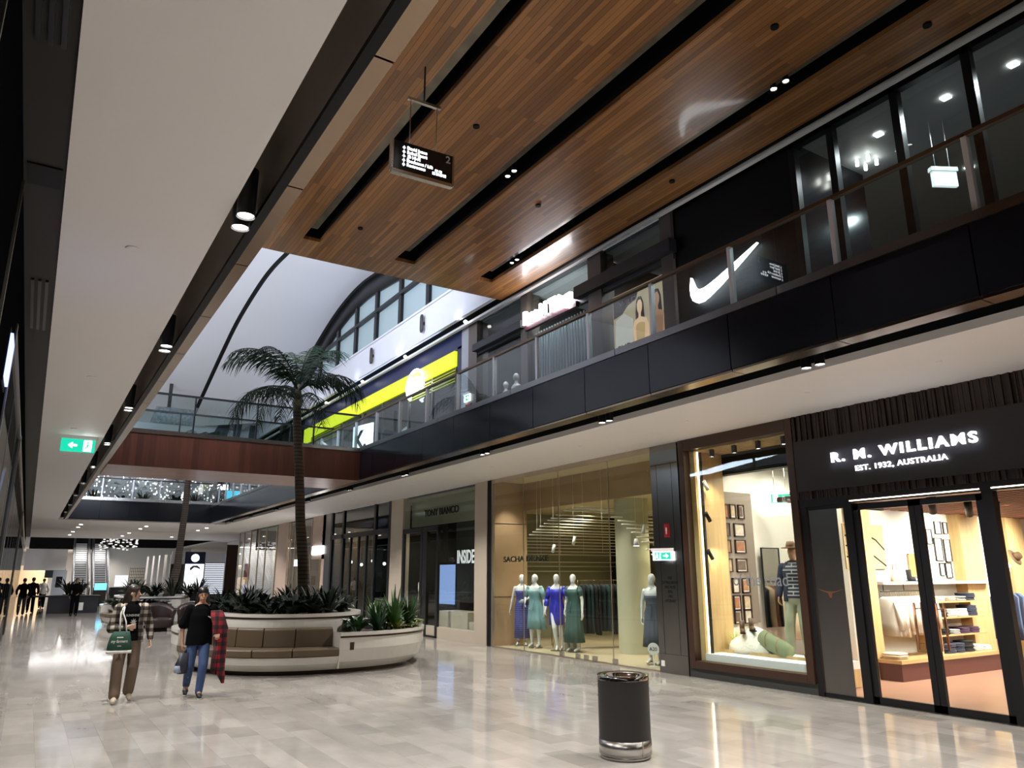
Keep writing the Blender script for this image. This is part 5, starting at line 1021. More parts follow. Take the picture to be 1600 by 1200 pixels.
def planter(label, loc, rz, A, B, s=1.0):
    t = thing('planter_bench', label, 'planter', loc, rz)
    d = math.radians
    S0, S1 = d(-176), d(-91)        # bench opening on the camera side
    b = BM(); sector(b, [(.34, 0), (.34, .1), (.9, .1), (.9, 0)], 0, 2*PI, A, B, 64); mk('base', b, strip, t)
    body = [(.22, .08), (.06, .22), (0, .45), (0, .66), (.62, .66), (.62, .08)]
    b = BM(); sector(b, body, S1, 2*PI+S0, A, B, 72); mk('body', b, cor, t)
    b = BM(); sector(b, [(-.012, .655), (-.012, .695), (.08, .695), (.08, .655)], S1, 2*PI+S0, A, B, 72); mk('bronze_strip', b, strip, t)
    b = BM(); sector(b, [(-.02, .69), (-.02, .75), (.12, .75), (.12, .69)], S1, 2*PI+S0, A, B, 72); mk('rim', b, cor, t)
    b = BM(); sector(b, [(.10, .60), (.10, .70), (1.0, .70), (1.0, .60)], S1+.02, 2*PI+S0-.02, A, B, 60); mk('soil', b, soil, t)
    b = BM(); sector(b, [(.22, .08), (.08, .20), (.02, .33), (.62, .33), (.62, .08)], S0, S1, A, B, 36); mk('seat_base', b, cor, t)
    b = BM()
    for a in (S0, S1):
        x, y = sup(A, B, a); x2, y2 = sup(A-.62, B-.62, a)
        dv = Vector((x2-x, y2-y, 0)); nn = Vector((-dv.y, dv.x, 0)).normalized()*.012
        P4 = [Vector((x, y, 0))+dv*.1, Vector((x, y, 0)), Vector((x, y, 0)), Vector((x2, y2, 0)), Vector((x2, y2, 0))]; Z = (.1, .4, .75, .75, .1)
        r0 = [b.verts.new((p.x+nn.x, p.y+nn.y, z)) for p, z in zip(P4, Z)]; r1 = [b.verts.new((p.x-nn.x, p.y-nn.y, z)) for p, z in zip(P4, Z)]
        b.faces.new(r0); b.faces.new(r1[::-1])
        for i in range(5): b.faces.new((r0[i], r0[(i+1) % 5], r1[(i+1) % 5], r1[i]))
    mk('end_panel', b, cor, t)
    m_ = 5; w = (S1-S0)/m_
    for i in range(m_):
        a0, a1 = S0+i*w+.003, S0+(i+1)*w-.003
        b = BM(); sector(b, [(.0, .34), (-.015, .36), (-.015, .46), (.01, .48), (.50, .48), (.52, .34)], a0, a1, A, B, 12); mk('seat_cushion', b, leather, t, bevel=.012)
        b = BM(); sector(b, [(.44, .48), (.46, .80), (.49, .83), (.56, .83), (.60, .48)], a0, a1, A, B, 12); mk('back_cushion', b, leather, t, bevel=.012)
    # upper tier, set back from the bench and off centre
    A2, B2 = A*.60, B*.82; n0 = len(t.children)
    b = BM(); sector(b, [(.02, .08), (.02, 1.02), (.33, 1.02), (.33, .08)], 0, 2*PI, A2, B2, 72); mk('upper_body', b, cor, t)
    b = BM(); sector(b, [(.008, .985), (.008, 1.02), (.1, 1.02), (.1, .985)], 0, 2*PI, A2, B2, 72); mk('upper_strip', b, strip, t)
    b = BM(); sector(b, [(.0, 1.02), (.0, 1.08), (.20, 1.08), (.20, 1.02)], 0, 2*PI, A2, B2, 72); mk('upper_rim', b, cor, t)
    b = BM(); bm_ = [sup(A2-.25, B2-.25, 2*PI*i/40) for i in range(40)]; prism(b, bm_, 2, .9, 1.0); mk('upper_soil', b, soil, t)
    for c in list(t.children)[n0:]: c.location = (-.42*s, .08, 0)
    x, y = sup(A, B, S1+.05); b = BM(); bx(b, -.04, .04, -.004, .004, -.07, .07); o = mk('power_socket', b, strip, t, (x, y-.004, .5)); o.rotation_euler = (0, 0, S1+PI/2+.1)
    return t
PL = (5.30, 17.35)
planter('large white oval planter bench with tan leather seats in the middle of the mall', (PL[0], PL[1], 0), 0, 2.55, 2.95)
planter('smaller white planter bench farther down the mall with a second palm', (4.75, 33.6, 0), 0, 2.2, 3.1)
# leafy plants (meshes shared)
lg = [mat('leaf_deep', (.007, .014, .007), .5, spec=.3), mat('leaf_mid', (.015, .05, .012), .4), mat('leaf_fresh', (.03, .10, .015), .4), mat('leaf_lime', (.13, .15, .03), .45)]
def leafy(seed, n, h, sp, w, m, droop=.9, broad=False):
    q = random.Random(seed); b = BM()
    for i in range(n):
        a = i*2.4+q.random()*.6; d = Vector((math.cos(a), math.sin(a), 0)); sdv = Vector((-d.y, d.x, 0)); r = sp*q.uniform(.5, 1); hh = h*q.uniform(.55, 1); dr = droop*q.uniform(.6, 1.3); pv = None; N_ = 7
        for k in range(N_+1):
            f = k/N_; p = d*(.03+r*f**1.2)+Vector((0, 0, hh*(1.9*f-dr*f*f*1.2)))
            if broad: ww = w*math.sin(PI*min(1, max(0, (f-.25)/.75)))**.8+.006
            else: ww = w*(math.sin(PI*(f*.85+.12)))
            ww = max(ww, .002); c = [b.verts.new(p-sdv*ww+Vector((0, 0, ww*.35))), b.verts.new(p), b.verts.new(p+sdv*ww+Vector((0, 0, ww*.35)))]
            if pv:
                for j in (0, 1): f_ = b.faces.new((pv[j], pv[j+1], c[j+1], c[j])); f_.smooth = True
            pv = c
    bb = bpy.data.meshes.new('foliage'); b.to_mesh(bb); b.free(); bb.materials.append(m); return bb
FOL = dict(dark=leafy(1, 34, .34, .42, .055, lg[0], 1.0, True), strap=leafy(2, 36, .52, .46, .028, lg[0], .85), fresh=leafy(3, 40, .55, .36, .022, lg[1], .6), broad=leafy(4, 34, .36, .36, .06, lg[1], 1.0, True), bright=leafy(5, 44, .60, .32, .022, lg[2], .55), lime=leafy(6, 30, .18, .24, .035, lg[3], .9, True))
def plant(kind, x, y, z, label, group=None, s=1.0, name='leafy_plant'):
    o = bpy.data.objects.new(name, FOL[kind]); COL.objects.link(o); o.location = (x, y, z); o.rotation_euler = (0, 0, rr.random()*6.28); o.scale = (s, s, s*rr.uniform(.85, 1.15)); return tag(o, label, 'plant', group)
q = random.Random(11)
for ring, cnt in ((.95, 20), (.62, 13), (.3, 6)):
    for i in range(cnt):
        a = 2*PI*i/cnt+q.random()*.2; x, y = sup(1.25*ring, 2.1*ring, a); k = q.choice(('dark', 'dark', 'strap')); plant(k, PL[0]-.42+x, PL[1]+.08+y, 1.0, 'dark broad-leaved plant in the raised middle bed of the large planter' if k == 'dark' else 'dark strap-leaved plant in the raised middle bed of the large planter', 'dark plants of the raised bed ('+k+')', q.uniform(.8, 1.1))
for i in range(16):
    a = math.radians(-84+i*6); o_ = (.30, .62)[i % 2]; x, y = sup(2.55-o_, 2.95-o_, a); k = ('broad', 'broad', 'fresh', 'bright', 'bright', 'broad')[i % 6]; plant(k, PL[0]+x, PL[1]+y, .70, 'green %s plant in the low right-hand bed of the large planter' % dict(broad='broad-leaved', fresh='narrow-leaved', bright='spiky bright')[k], 'green plants of the low bed ('+k+')', q.uniform(.8, 1.0))
for i in range(6):
    a = math.radians(-62+i*9); x, y = sup(2.55-.2, 2.95-.2, a); plant('lime', PL[0]+x, PL[1]+y, .70, 'small yellow-green plant at the rim of the low right-hand bed', 'lime plants at the rim', 1)
for i in range(12):
    a = 2*PI*i/12; x, y = sup(1.2, 2.1, a); plant('strap' if i % 2 else 'dark', 4.75+x, 33.6+y, 1.0, 'dark %s plant in the second, farther planter' % ('strap-leaved' if i % 2 else 'broad-leaved'), 'plants of the farther planter (%d)' % (i % 2), 1.2)
for i in range(9):
    a = math.radians(180+10*i); x, y = sup(1.85, 2.75, a); plant('dark', 4.75+x, 33.6+y, .7, 'low dark plant at the left rim of the farther planter', 'low plants of the farther planter', .8)
# palms
trunkm = brick('palm_trunk', (0, 2), 9, .085, (.085, .060, .040), (.06, .042, .028), (.02, .014, .01), .012, .85, noise_c=(3, 3, 3))
frondm = mat('palm_leaf', (.010, .024, .009), .6, spec=.15)
def frond(L, up0, droop, seed, w=.72, nl=36):
    q = random.Random(seed); b = BM(); pts = []; p = Vector((0, 0, 0)); ang = up0
    for k in range(15):
        pts.append(p.copy()); ang -= droop/14*(.5+k/14); p = p+Vector((math.cos(ang), 0, math.sin(ang)))*L/14
    tube(b, pts, [.018*(1-k/16)+.003 for k in range(15)], 6)
    for k in range(nl):
        f = .14+.86*k/nl; i = min(int(f*14), 13); fr = f*14-i; c = pts[i]*(1-fr)+pts[i+1]*fr; tan = (pts[i+1]-pts[i]).normalized(); ln = w*(math.sin(PI*(f*.8+.12))**.7)*q.uniform(.7, 1.15)
        for s in (-1, 1):
            side = Vector((0, s, 0)); nrm = tan.cross(side)*s; d = (tan*.8+side*.8+Vector((0, 0, q.uniform(-.05, .2)))).normalized(); pv = None; pos = c.copy(); dd = d
            wd = tan*.016
            for m_ in range(4):
                ww = wd*(1, 1, .7, .08)[m_]; cc = [b.verts.new(pos-ww), b.verts.new(pos+ww)]
                if pv: b.faces.new((pv[0], pv[1], cc[1], cc[0]))
                pv = cc; dd = (dd+Vector((q.uniform(-.1, .1), q.uniform(-.1, .1), -q.uniform(.25, .6)))).normalized(); pos = pos+dd*ln/3
    return b
def palm(loc, base_r, path, L, label, seed=0, n=15, sc=1):
    t = thing('palm_tree', label, 'tree', loc)
    b = BM(); N_ = len(path); tube(b, path, [base_r*(1.25-.25*min(1, k/3))*(1-.28*k/N_) for k in range(N_)], 14); mk('trunk', b, trunkm, t)
    top = Vector(path[-1]); b = BM(); tube(b, [top-Vector((0, 0, .1)), top+Vector((0, 0, .25)), top+Vector((.02, 0, .55))], [base_r*.75, base_r*.8, .035], 10); mk('crownshaft', b, mat('crownshaft', (.10, .09, .04), .6) if 'crownshaft' not in MATS else MATS['crownshaft'], t)
    q = random.Random(seed)
    for i in range(n):
        up0 = (1.35, 1.1, .85, .62, .35)[i % 5]+q.uniform(-.1, .1); a = i*2.399+1.5; Lf = L*q.uniform(.85, 1.05)
        o = mk('frond', frond(Lf, up0, (1.3, 1.9, 2.3, 2.3, 1.9)[i % 5], seed*50+i), frondm, t, top+Vector((0, 0, .35 if i % 5 < 4 else .15))); o.rotation_euler = (0, 0, a)
    return t
palm((5.42, 17.5, .98), .125, [(0, 0, 0), (-.01, 0, .5), (-.09, 0, 1.25), (-.20, 0, 2.0), (-.26, 0, 2.7), (-.33, 0, 3.4), (-.42, 0, 4.1), (-.47, 0, 4.75)], 2.25, 'tall palm tree rising from the large planter into the void', 3, 15)
palm((4.55, 31.6, .98), .14, [(0, 0, 0), (.15, 0, .4), (.28, 0, 1.2), (.30, 0, 2.2), (.34, 0, 3.2), (.34, 0, 4.4), (.36, 0, 5.0)], 2.0, 'second palm tree behind the footbridge', 5, 12)
# dark tub armchairs by the farther planter
dl = mat('dark_leather', (.028, .014, .012), .4)
def armchair(loc, rz, label):
    t = thing('armchair', label, 'chair', loc, rz)
    b = BM(); loft(b, [(0, 0, .12, .36, .36, 4), (0, 0, .40, .38, .38, 4), (0, 0, .44, .34, .34, 4)], 28); mk('seat', b, dl, t)
    b = BM(); R0 = []
    for k, (z, e) in enumerate(((.12, 0), (.5, .02), (.80, .05), (.92, .07))):
        row = []
        for i in range(25):
            a = math.radians(-20+220*i/24); hgt = z if z < .6 else z-.22*(1-math.sin(max(0, min(PI, a))))
            row.append([b.verts.new(((.42+e)*math.cos(a), (.42+e)*math.sin(a), hgt)), b.verts.new(((.33+e)*math.cos(a), (.33+e)*math.sin(a), hgt))])
        R0.append(row)
    for k in range(3):
        for i in range(24):
            for s in (0, 1): f = b.faces.new((R0[k][i][s], R0[k][i+1][s], R0[k+1][i+1][s], R0[k+1][i][s])); f.smooth = True
    for i in range(24): b.faces.new((R0[3][i][0], R0[3][i+1][0], R0[3][i+1][1], R0[3][i][1])); b.faces.new((R0[0][i][0], R0[0][i+1][0], R0[0][i+1][1], R0[0][i][1]))
    for i in (0, 24):
        for k in range(3): b.faces.new((R0[k][i][0], R0[k][i][1], R0[k+1][i][1], R0[k+1][i][0]))
    mk('backrest', b, dl, t); b = BM(); cyl(b, (0, 0, 0), (0, 0, .12), .25, n=24); mk('base', b, blackm, t)
    return t
armchair((4.05, 28.9, 0), .25, 'dark leather tub armchair, left of two near the farther planter'); armchair((5.0, 28.7, 0), -.2, 'dark leather tub armchair, right of two near the farther planter')
# ================================================================ people in front
skin1 = mat('skin_fair', (.55, .34, .26), .5); skin2 = mat('skin_olive', (.36, .19, .12), .5)
hair1 = mat('hair_dark_brown', (.02, .011, .008), .45); hair2 = mat('hair_black', (.008, .007, .007), .4)
pl1 = plaid('plaid_cream_black', (.015, .012, .012), (.10, .08, .068), (.42, .37, .31), 9)
pl2 = plaid('plaid_red_black', (.010, .008, .010), (.07, .006, .010), (.24, .010, .02), 8)
tee = mat('tee_black', (.004, .004, .005), .9, spec=.05); trs = mat('trousers_brown', (.13, .088, .06), .85, noise_amt=.1, nscale=20); jns = mat('jeans_blue', (.03, .06, .15), .8, noise_amt=.25, nscale=9)
shoe1 = mat('shoe_beige', (.50, .43, .32), .6)
# woman in a plaid shirt
P1 = dict(head=math.radians(72), nod=.05, kneeR=(-.12, -.12, .50), ankR=(-.12, -.20, .10), toeR=(-.13, -.33, .045), kneeL=(.10, -.02, .50), ankL=(.08, .12, .12), toeL=(.10, -.0, .04),
          elbR=(-.26, .02, 1.06), wriR=(-.05, -.19, 1.09), handR=(1, -.15, .05), palmR=(0, 1, .1), thumbR=-1, elbL=(.27, .07, 1.12), wriL=(.31, .02, .87), palmL=(-1, 0, 0), curl=.75)
t, P, hd, M = figure('person', 'person in a cream and black plaid shirt looking aside, carrying a dark green tote', 'person', (1.44, 13.2, .0), math.radians(-3), 1.66, P1, skin1, .007)
eyes(t, hd, M)
b = BM(); ell(b, hd+M @ Vector((0, .020, .062)), (.083, .092, .088), 20, 14, M); ell(b, hd+M @ Vector((0, .05, .01)), (.084, .07, .10), 20, 14, M); ell(b, hd+M @ Vector((-.035, .055, -.05)), (.045, .06, .10), 14, 10, M); ell(b, hd+M @ Vector((.03, .06, -.06)), (.045, .055, .10), 14, 10, M); cap(b, hd+M @ Vector((0, .09, -.05)), hd+M @ Vector((-.02, .13, -.20)), .055, .03); cap(b, hd+M @ Vector((.058, -.060, .08)), hd+M @ Vector((.074, -.045, -.03)), .018, .010); cap(b, hd+M @ Vector((-.055, -.060, .085)), hd+M @ Vector((-.074, -.045, -.04)), .018, .010)
fuse(b, 'hair', hair1, t, .008)
b = BM(); legs_cloth(b, P, .022, .05, .012); fuse(b, 'trousers', trs, t, .009)
b = BM(); torso(b, P, .016, .88, 1.44); fuse(b, 'tee_shirt', tee, t, .009)
# open shirt: back and side shell plus long sleeves
b = BM(); rows = []
for z, rx, ry in ((.86, .205, .150), (1.0, .198, .150), (1.14, .178, .135), (1.28, .188, .138), (1.38, .185, .118), (1.44, .12, .09)):
    rows.append([b.verts.new((rx*math.cos(a), ry*math.sin(a)+.005, z)) for a in [math.radians(-52+284*i/30) for i in range(31)]])
for k in range(5):
    for i in range(30): f = b.faces.new((rows[k][i], rows[k][i+1], rows[k+1][i+1], rows[k+1][i])); f.smooth = True
o = mk('open_shirt', b, pl1, t); md = o.modifiers.new('s', 'SOLIDIFY'); md.thickness = .012
for s, k in ((1, 'L'), (-1, 'R')): b = BM(); sleeve(b, P, s, k, 1.85, .028, .046); fuse(b, 'sleeve', pl1, t, .009)
for k in 'LR': b = BM(); shoe(b, P, k); fuse(b, 'shoe', shoe1, t, .008)
b = BM(); prism(b, [(.05*math.cos(a)*(1 if i % 2 else .45), 1.155+.065*math.sin(a)*(1 if i % 2 else .45)) for i, a in enumerate([2*PI*j/18 for j in range(18)])], 1, -.137, -.132)
o = mk('shirt_print', b, mat('print_grey', (.35, .35, .34), .8), t); o.location = (.03, .0, 0)
text('print_lettering', 'SUNSHINE', .045, MATS['print_grey'], (-.085, -.133, 1.245), FACE_Y, t, width=.19, depth=.004, bold=.001)
# green tote hanging from her shoulder
t = thing('tote_bag', 'dark green tote bag with pale base hanging at the hip of the person in plaid', 'bag', (1.30, 12.97, .70), math.radians(-8))
t.scale = (.84, .9, .86)
gt = mat('tote_green', (.012, .055, .035), .8); wt = mat('tote_white', (.6, .6, .56), .8)
b = BM(); loft(b, [(0, 0, .045, .20, .055, 3), (0, 0, .15, .19, .06, 3), (0, 0, .27, .165, .045, 3), (.01, 0, .36, .13, .02, 3)], 28); mk('body', b, gt, t); b = BM(); loft(b, [(0, 0, 0, .20, .05, 3), (0, 0, .05, .203, .058, 3)], 28); mk('base_panel', b, wt, t)
b = BM(); tube(b, [(-.02, -.0, .36), (-.03, .03, .50), (-.04, .08, .66), (-.01, .14, .755), (.02, .20, .74)], [.012]*5, 8); tube(b, [(.09, -.02, .34), (.06, 0, .52), (.0, .06, .66), (.01, .13, .76)], [.012]*4, 8); mk('strap', b, wt, t)
text('lettering', 'my farmers', .07, wt, (-.135, -.066, .18), FACE_Y, t, width=.26, depth=.004, bold=.001, shear=.2); b = BM(); bx(b, -.05, .05, -.062, -.058, .255, .275); bx(b, -.03, .03, -.066, -.060, .12, .13); mk('emblem', b, wt, t)
# woman in black tee
P2 = dict(head=math.radians(4), nod=.08, kneeL=(.09, -.16, .50), ankL=(.06, -.16, .10), toeL=(.07, -.30, .035), kneeR=(-.11, -.05, .49), ankR=(-.12, .22, .17), toeR=(-.13, .10, .05),
          elbR=(-.27, .03, 1.09), wriR=(-.25, -.03, .83), palmR=(1, 0, 0), elbL=(.27, .0, 1.08), wriL=(.27, -.20, .98), handL=(-.1, -.9, -.2), palmL=(0, 0, -1), thumbL=-1, curl=.8)
t, P, hd, M = figure('person', 'person in a loose black t-shirt and blue jeans walking towards the viewer', 'person', (2.42, 13.05, 0), math.radians(-8), 1.62, P2, skin2, .007)
eyes(t, hd, M)
b = BM(); ell(b, hd+M @ Vector((0, .018, .062)), (.084, .094, .088), 20, 14, M); ell(b, hd+M @ Vector((0, .045, .01)), (.088, .075, .10), 20, 14, M); cap(b, hd+M @ Vector((0, .10, .04)), hd+M @ Vector((0, .10, -.14)), .06, .045); cap(b, hd+M @ Vector((-.075, .02, .03)), hd+M @ Vector((-.085, .06, -.17)), .03, .035); cap(b, hd+M @ Vector((.075, .02, .03)), hd+M @ Vector((.085, .06, -.17)), .03, .035); fuse(b, 'hair', hair2, t, .008)
b = BM(); legs_cloth(b, P, .012, .0); fuse(b, 'jeans', jns, t, .009)
b = BM(); loft(b, [(0, 0, .80, .205, .150), (0, 0, .95, .20, .15), (0, 0, 1.1, .185, .138), (0, 0, 1.25, .19, .14), (0, 0, 1.37, .185, .11), (0, 0, 1.43, .10, .075), (0, 0, 1.45, .065, .06)], 28)
for s, k in ((1, 'L'), (-1, 'R')): sleeve(b, P, s, k, .85, .03, .085)
fuse(b, 'tee_shirt', tee, t, .010)
for k in 'LR':
    b = BM(); shoe(b, P, k); fuse(b, 'shoe', mat('shoe_black', (.01, .01, .01), .6) if 'shoe_black' not in MATS else MATS['shoe_black'], t, .008)
    an = Vector(P['ank'+k]); to = Vector(P['toe'+k]); b = BM(); cap(b, an+Vector((0, .04, -.058)), to+Vector((0, 0, -.022)), .034, .034, 10)
    for v in b.verts: f = (v.co.y-to.y)/max(.01, (an.y+.04-to.y)); zc = to.z-.022+(an.z-.058-to.z+.022)*f; v.co.z = zc+(v.co.z-zc)*.35
    mk('shoe_sole', b, wt, t)
b = BM(); prism(b, [(.10, 1.26), (.155, 1.235), (.15, 1.215), (.115, 1.235), (.095, 1.25)], 1, -.150, -.142); mk('chest_badge', b, wt, t)
# draped plaid shirt over her arm
t = thing('draped_shirt', 'red and black plaid shirt draped over the arm of the person in black', 'shirt', (2.71, 12.83, 0), math.radians(-10))
b = BM(); loft(b, [(.07, 0, .20, .02, .02), (.04, 0, .32, .045, .03), (.0, 0, .5, .065, .045), (-.02, 0, .8, .085, .06), (-.03, .0, 1.02, .11, .09), (-.07, .03, 1.18, .10, .09), (-.11, .06, 1.28, .07, .06)], 36, fold=lambda k, a: 1+.24*math.sin(4*a+k*1.1)+.12*math.sin(9*a-k)); mk('cloth', b, pl2, t)
b = BM(); tube(b, [(-.02, 0, .9), (-.08, -.02, .55), (-.09, -.01, .36)], [.06, .05, .04], 10); mk('sleeve', b, pl2, t)
t = thing('shopping_bag', 'dark bag with pale blue corner held low by the person in black', 'bag', (2.20, 12.98, .36), .2)
b = BM(); loft(b, [(0, 0, 0, .07, .05, 3), (-.01, 0, .12, .10, .055, 3), (.02, 0, .30, .06, .03, 3)], 20); tube(b, [(.02, 0, .28), (.03, 0, .36)], .012, 6); mk('body', b, mat('bag_navy', (.015, .017, .03), .5), t); b = BM(); loft(b, [(-.07, -.02, .02, .05, .045, 3), (-.08, -.02, .12, .03, .045, 3)], 14); mk('pale_side', b, mat('bag_pale', (.25, .3, .4), .5), t)
# ---- far people
def far_person(loc, rz, H, top, leg, hair, label, pose):
    t, P, hd, M = figure('person', label, 'person', loc, rz, H, pose, skin2, .02, face=False, fingers=True)
    b = BM(); torso(b, P, .015, .80, 1.44)
    for s, k in ((1, 'L'), (-1, 'R')): sleeve(b, P, s, k, 1.8, .02)
    fuse(b, 'top', top, t, .018); b = BM(); legs_cloth(b, P); fuse(b, 'trousers', leg, t, .018); b = BM(); ell(b, hd+Vector((0, .03, .05)), (.088, .095, .1)); fuse(b, 'hair', hair, t, .018)
    for k in 'LR': b = BM(); shoe(b, P, k); fuse(b, 'shoe', tee, t, .014)
walk = dict(kneeR=(-.1, -.2, .5), ankR=(-.1, -.22, .1), toeR=(-.1, -.34, .04), kneeL=(.1, .05, .48), ankL=(.1, .3, .18), toeL=(.1, .2, .05), elbR=(-.27, .1, 1.12), elbL=(.27, -.05, 1.12), wriL=(.25, -.2, .95))
far_person((.36, 46.8, 0), PI, 1.75, tee, tee, hair2, 'person in black walking away in the distance, near the left shopfront', walk)
far_person((-.02, 44.3, 0), PI, 1.72, tee, mat('far_trouser', (.02, .02, .025), .8), hair2, 'person in dark clothes partly hidden by the left shopfront frame', walk)
far_person((.95, 53.5, 0), PI, 1.68, paper, tee, hair2, 'person in a white top far down the mall', dict(walk))
far_person((2.12, 42.6, 0), .1, 1.72, tee, tee, hair1, 'person in a long black coat standing by the dark kiosk', dict(elbL=(.22, -.05, 1.12), wriL=(.10, -.15, 1.0)))
tag(box('shopping_bag', paper, 2.30, 2.48, 42.3, 42.4, .25, .6), 'pale carrier bag beside the person in the black coat', 'bag')
# ================================================================ left shopfront, plane x = -0.36
lx = -.36
b = BM(); bx(b, lx-.1, lx, -8, 7.6, 0, 4.4); bx(b, lx-.06, lx, 7.6, 60, 3.95, 4.4); st(mk('wall_left', b, mat('left_black_panel', (.005, .005, .006), .7, spec=0.0)))
b = BM()
for i in range(22): y = 7.6+i*2.4; bx(b, lx-.04, lx-.019, y, y+.06, 0, 3.96)
st(mk('window_11', b, blackm)); b = BM()
for y in (7.6, 14, 30): bx(b, lx-.03, lx+.012, y, y+.12, 0, 3.96)
bx(b, lx-.03, lx+.004, 7.6, 60, 3.90, 3.96); st(mk('window_11', b, dsteel))
b = BM(); bx(b, lx-.03, lx-.02, 7.6, 60, .0, 3.9); st(mk('window_11', b, glass('left_glass', (.5, .55, .5), .45, 1.5)))
st(wbox('wall_left', mat('olive_wall', (.26, .29, .20), .6), -4, -3.9, 7.6, 60, 0, 4.3)); st(wbox('wall_left', dkgrey, -4, lx-.02, 7.5, 7.6, 0, 4.3)); st(wbox('ceiling', gceil, -4, lx-.05, 7.6, 60, 4.1, 4.2)); st(wbox('floor', dk_shop, -4, lx-.05, 7.6, 60, 0, .01))
for y in (12, 18, 26, 36): light('SPOT', (-1.6, y, 4.0), 60, (.9, .95, .8), .1, None, 140)
b = BM(); bx(b, lx-.0, lx+.018, 3.0, 3.03, .1, 4.3); bx(b, lx, lx+.018, 5.4, 5.43, .1, 4.3); st(mk('trim_26', b, steel))
t = thing('lit_sign', 'violet-blue glowing blade sign behind the left shopfront glass', 'sign', (-.55, 13.2, 2.6)); b = BM(); prism(b, [(0, 0), (.30, .0), (.34, .75), (.22, .45), (.16, .5), (.12, 1.25), (.03, 1.25)], 1, -.02, .02); mk('light_panel', b, emit('violet_glow', (.30, .38, 1), 2.5), t); b = BM(); cyl(b, (.1, 0, -2.6), (.1, 0, 0), .02, n=8); mk('stand', b, steel, t)
for v_ in t.children: v_.location.x = -.25
t = thing('lit_strip', 'short violet light strip at the left edge of the picture on the black wall', 'light', (lx, 7.0, 3.3)); b = BM(); bx(b, 0, .03, -.2, .2, 0, .35); mk('light_panel', b, MATS['violet_glow'], t); b = BM(); bx(b, 0, .01, -.24, .24, -.04, .39); mk('frame', b, black, t)
# ================================================================ far end of the mall
light('SPOT', (4.3, 61.5, 5.2), 500, (1, 1, 1), .2, (4.2, 67, 1), 90)  # unseen lamp added to brighten the escalator steps
light('AREA', (5, 68, 4.2), 500, (1, .97, .93), 8, sy=.5); light('AREA', (5, 90, 4.25), 900, (1, .93, .85), 10, sy=4)
for y in (44, 46.5, 52, 56): 
    for x in (2.0, 5, 8): b = BM(); cyl(b, (0, 0, 0), (0, 0, .012), .08, n=14); tag(mk('recessed_light', b, lens, loc=(x, y, SOF-.01 if y < 49 else SOF+.02)), 'small round recessed light in the far white ceiling', 'light', 'recessed lights of the far ceiling')
for y in (44.5, 53, 57.5, 76, 82): light('SPOT', (4.5, y, 4.3), 420, (1, .92, .84), .1, None, 150)
for i, x0 in enumerate((2.9, 4.2)):
    t = thing('escalator', 'grey escalator climbing away in the distance, '+('left of two' if i == 0 else 'right of two'), 'escalator', (x0, 64, 0))
    b = BM()
    for k in range(26): bx(b, .15, .95, k*.26, k*.26+.30, k*.17-.1, k*.17+.12)
    mk('steps', b, mat('step_grey', (.22, .22, .23), .5) if i == 0 else MATS['step_grey'], t)
    b = BM()
    for k in range(26): bx(b, .17, .93, k*.26-.02, k*.26, k*.17+.07, k*.17+.12)
    mk('step_edges', b, paper, t)
    for s in (0, 1.02):
        b = BM(); prism(b, [(-.6, 0), (-.6, .5), (-.2, .55), (6.8, 4.95), (6.8, 4.1), (0, -.1)], 0, s, s+.1); mk('side_panel', b, MATS.get('escalator_side') or mat('escalator_side', (.12, .12, .13), .5), t)
        b = BM(); tube(b, [(s+.05, -.6, .5), (s+.05, -.62, .92), (s+.05, -.2, 1.0), (s+.05, 6.8, 5.32)], .045, 8); mk('handrail', b, blackm, t)
t = thing('video_screen', 'small bright blue screen standing in front of the escalators', 'screen', (4.05, 55, 0)); b = BM(); bx(b, -.33, .33, 0, .06, .98, 1.38); mk('display', b, emit('screen_cyan', (.1, .55, .9), 2.5), t); b = BM(); bx(b, -.35, .35, .02, .1, 0, .97); mk('stand', b, dkgrey, t)
# chandelier
t = thing('chandelier', 'cluster of small glowing glass drops hanging in the far opening', 'light', (5.3, 60.9, 4.6)); q = random.Random(5); b = BM()
for i in range(60): x, y, z = q.uniform(-1.2, 1.2), q.uniform(-.6, .6), q.uniform(-1.0, -.1); bx(b, x-.07, x+.07, y-.05, y+.05, z, z+.07)
mk('glass_drops', b, emit('drop_glow', (1, .97, .95), .9), t); b = BM(); bx(b, -1.3, 1.3, -.7, .7, .0, .06)
for i in range(14): x, y = q.uniform(-1.2, 1.2), q.uniform(-.6, .6); cyl(b, (x, y, -1), (x, y, 0), .008, n=5)
mk('ceiling_plate', b, blackm, t)
# kiosk
t = thing('kiosk_counter', 'dark kiosk counter in the middle of the distant mall', 'counter', (1.0, 45.2, 0)); b = BM(); bx(b, .1, 2.3, 0, 1.6, 0, .80); mk('body', b, mat('kiosk_dark', (.02, .02, .028), .4), t); b = BM(); bx(b, -.6, 2.4, -.05, 1.7, .80, .86); mk('worktop', b, dkgrey, t)
for x in (-.5, -.2): b = BM(); cyl(b, (x, .2, 0), (x, .2, .8), .03, n=8); mk('leg', b, blackm, t)
for i, (x, y, sc) in enumerate(((2.0, 48.5, 1.3), (2.6, 47.6, 1.1))):
    plant('strap', x, y, .86, 'dark potted plant above the distant kiosk, '+('left' if i == 0 else 'right')+' one', None, sc*1.3, 'potted_plant'); tag(box('plant_pot', dkgrey, x-.2, x+.2, y-.2, y+.2, 0, .87), 'square dark plant pot behind the kiosk, '+('left' if i == 0 else 'right')+' one', 'pot')
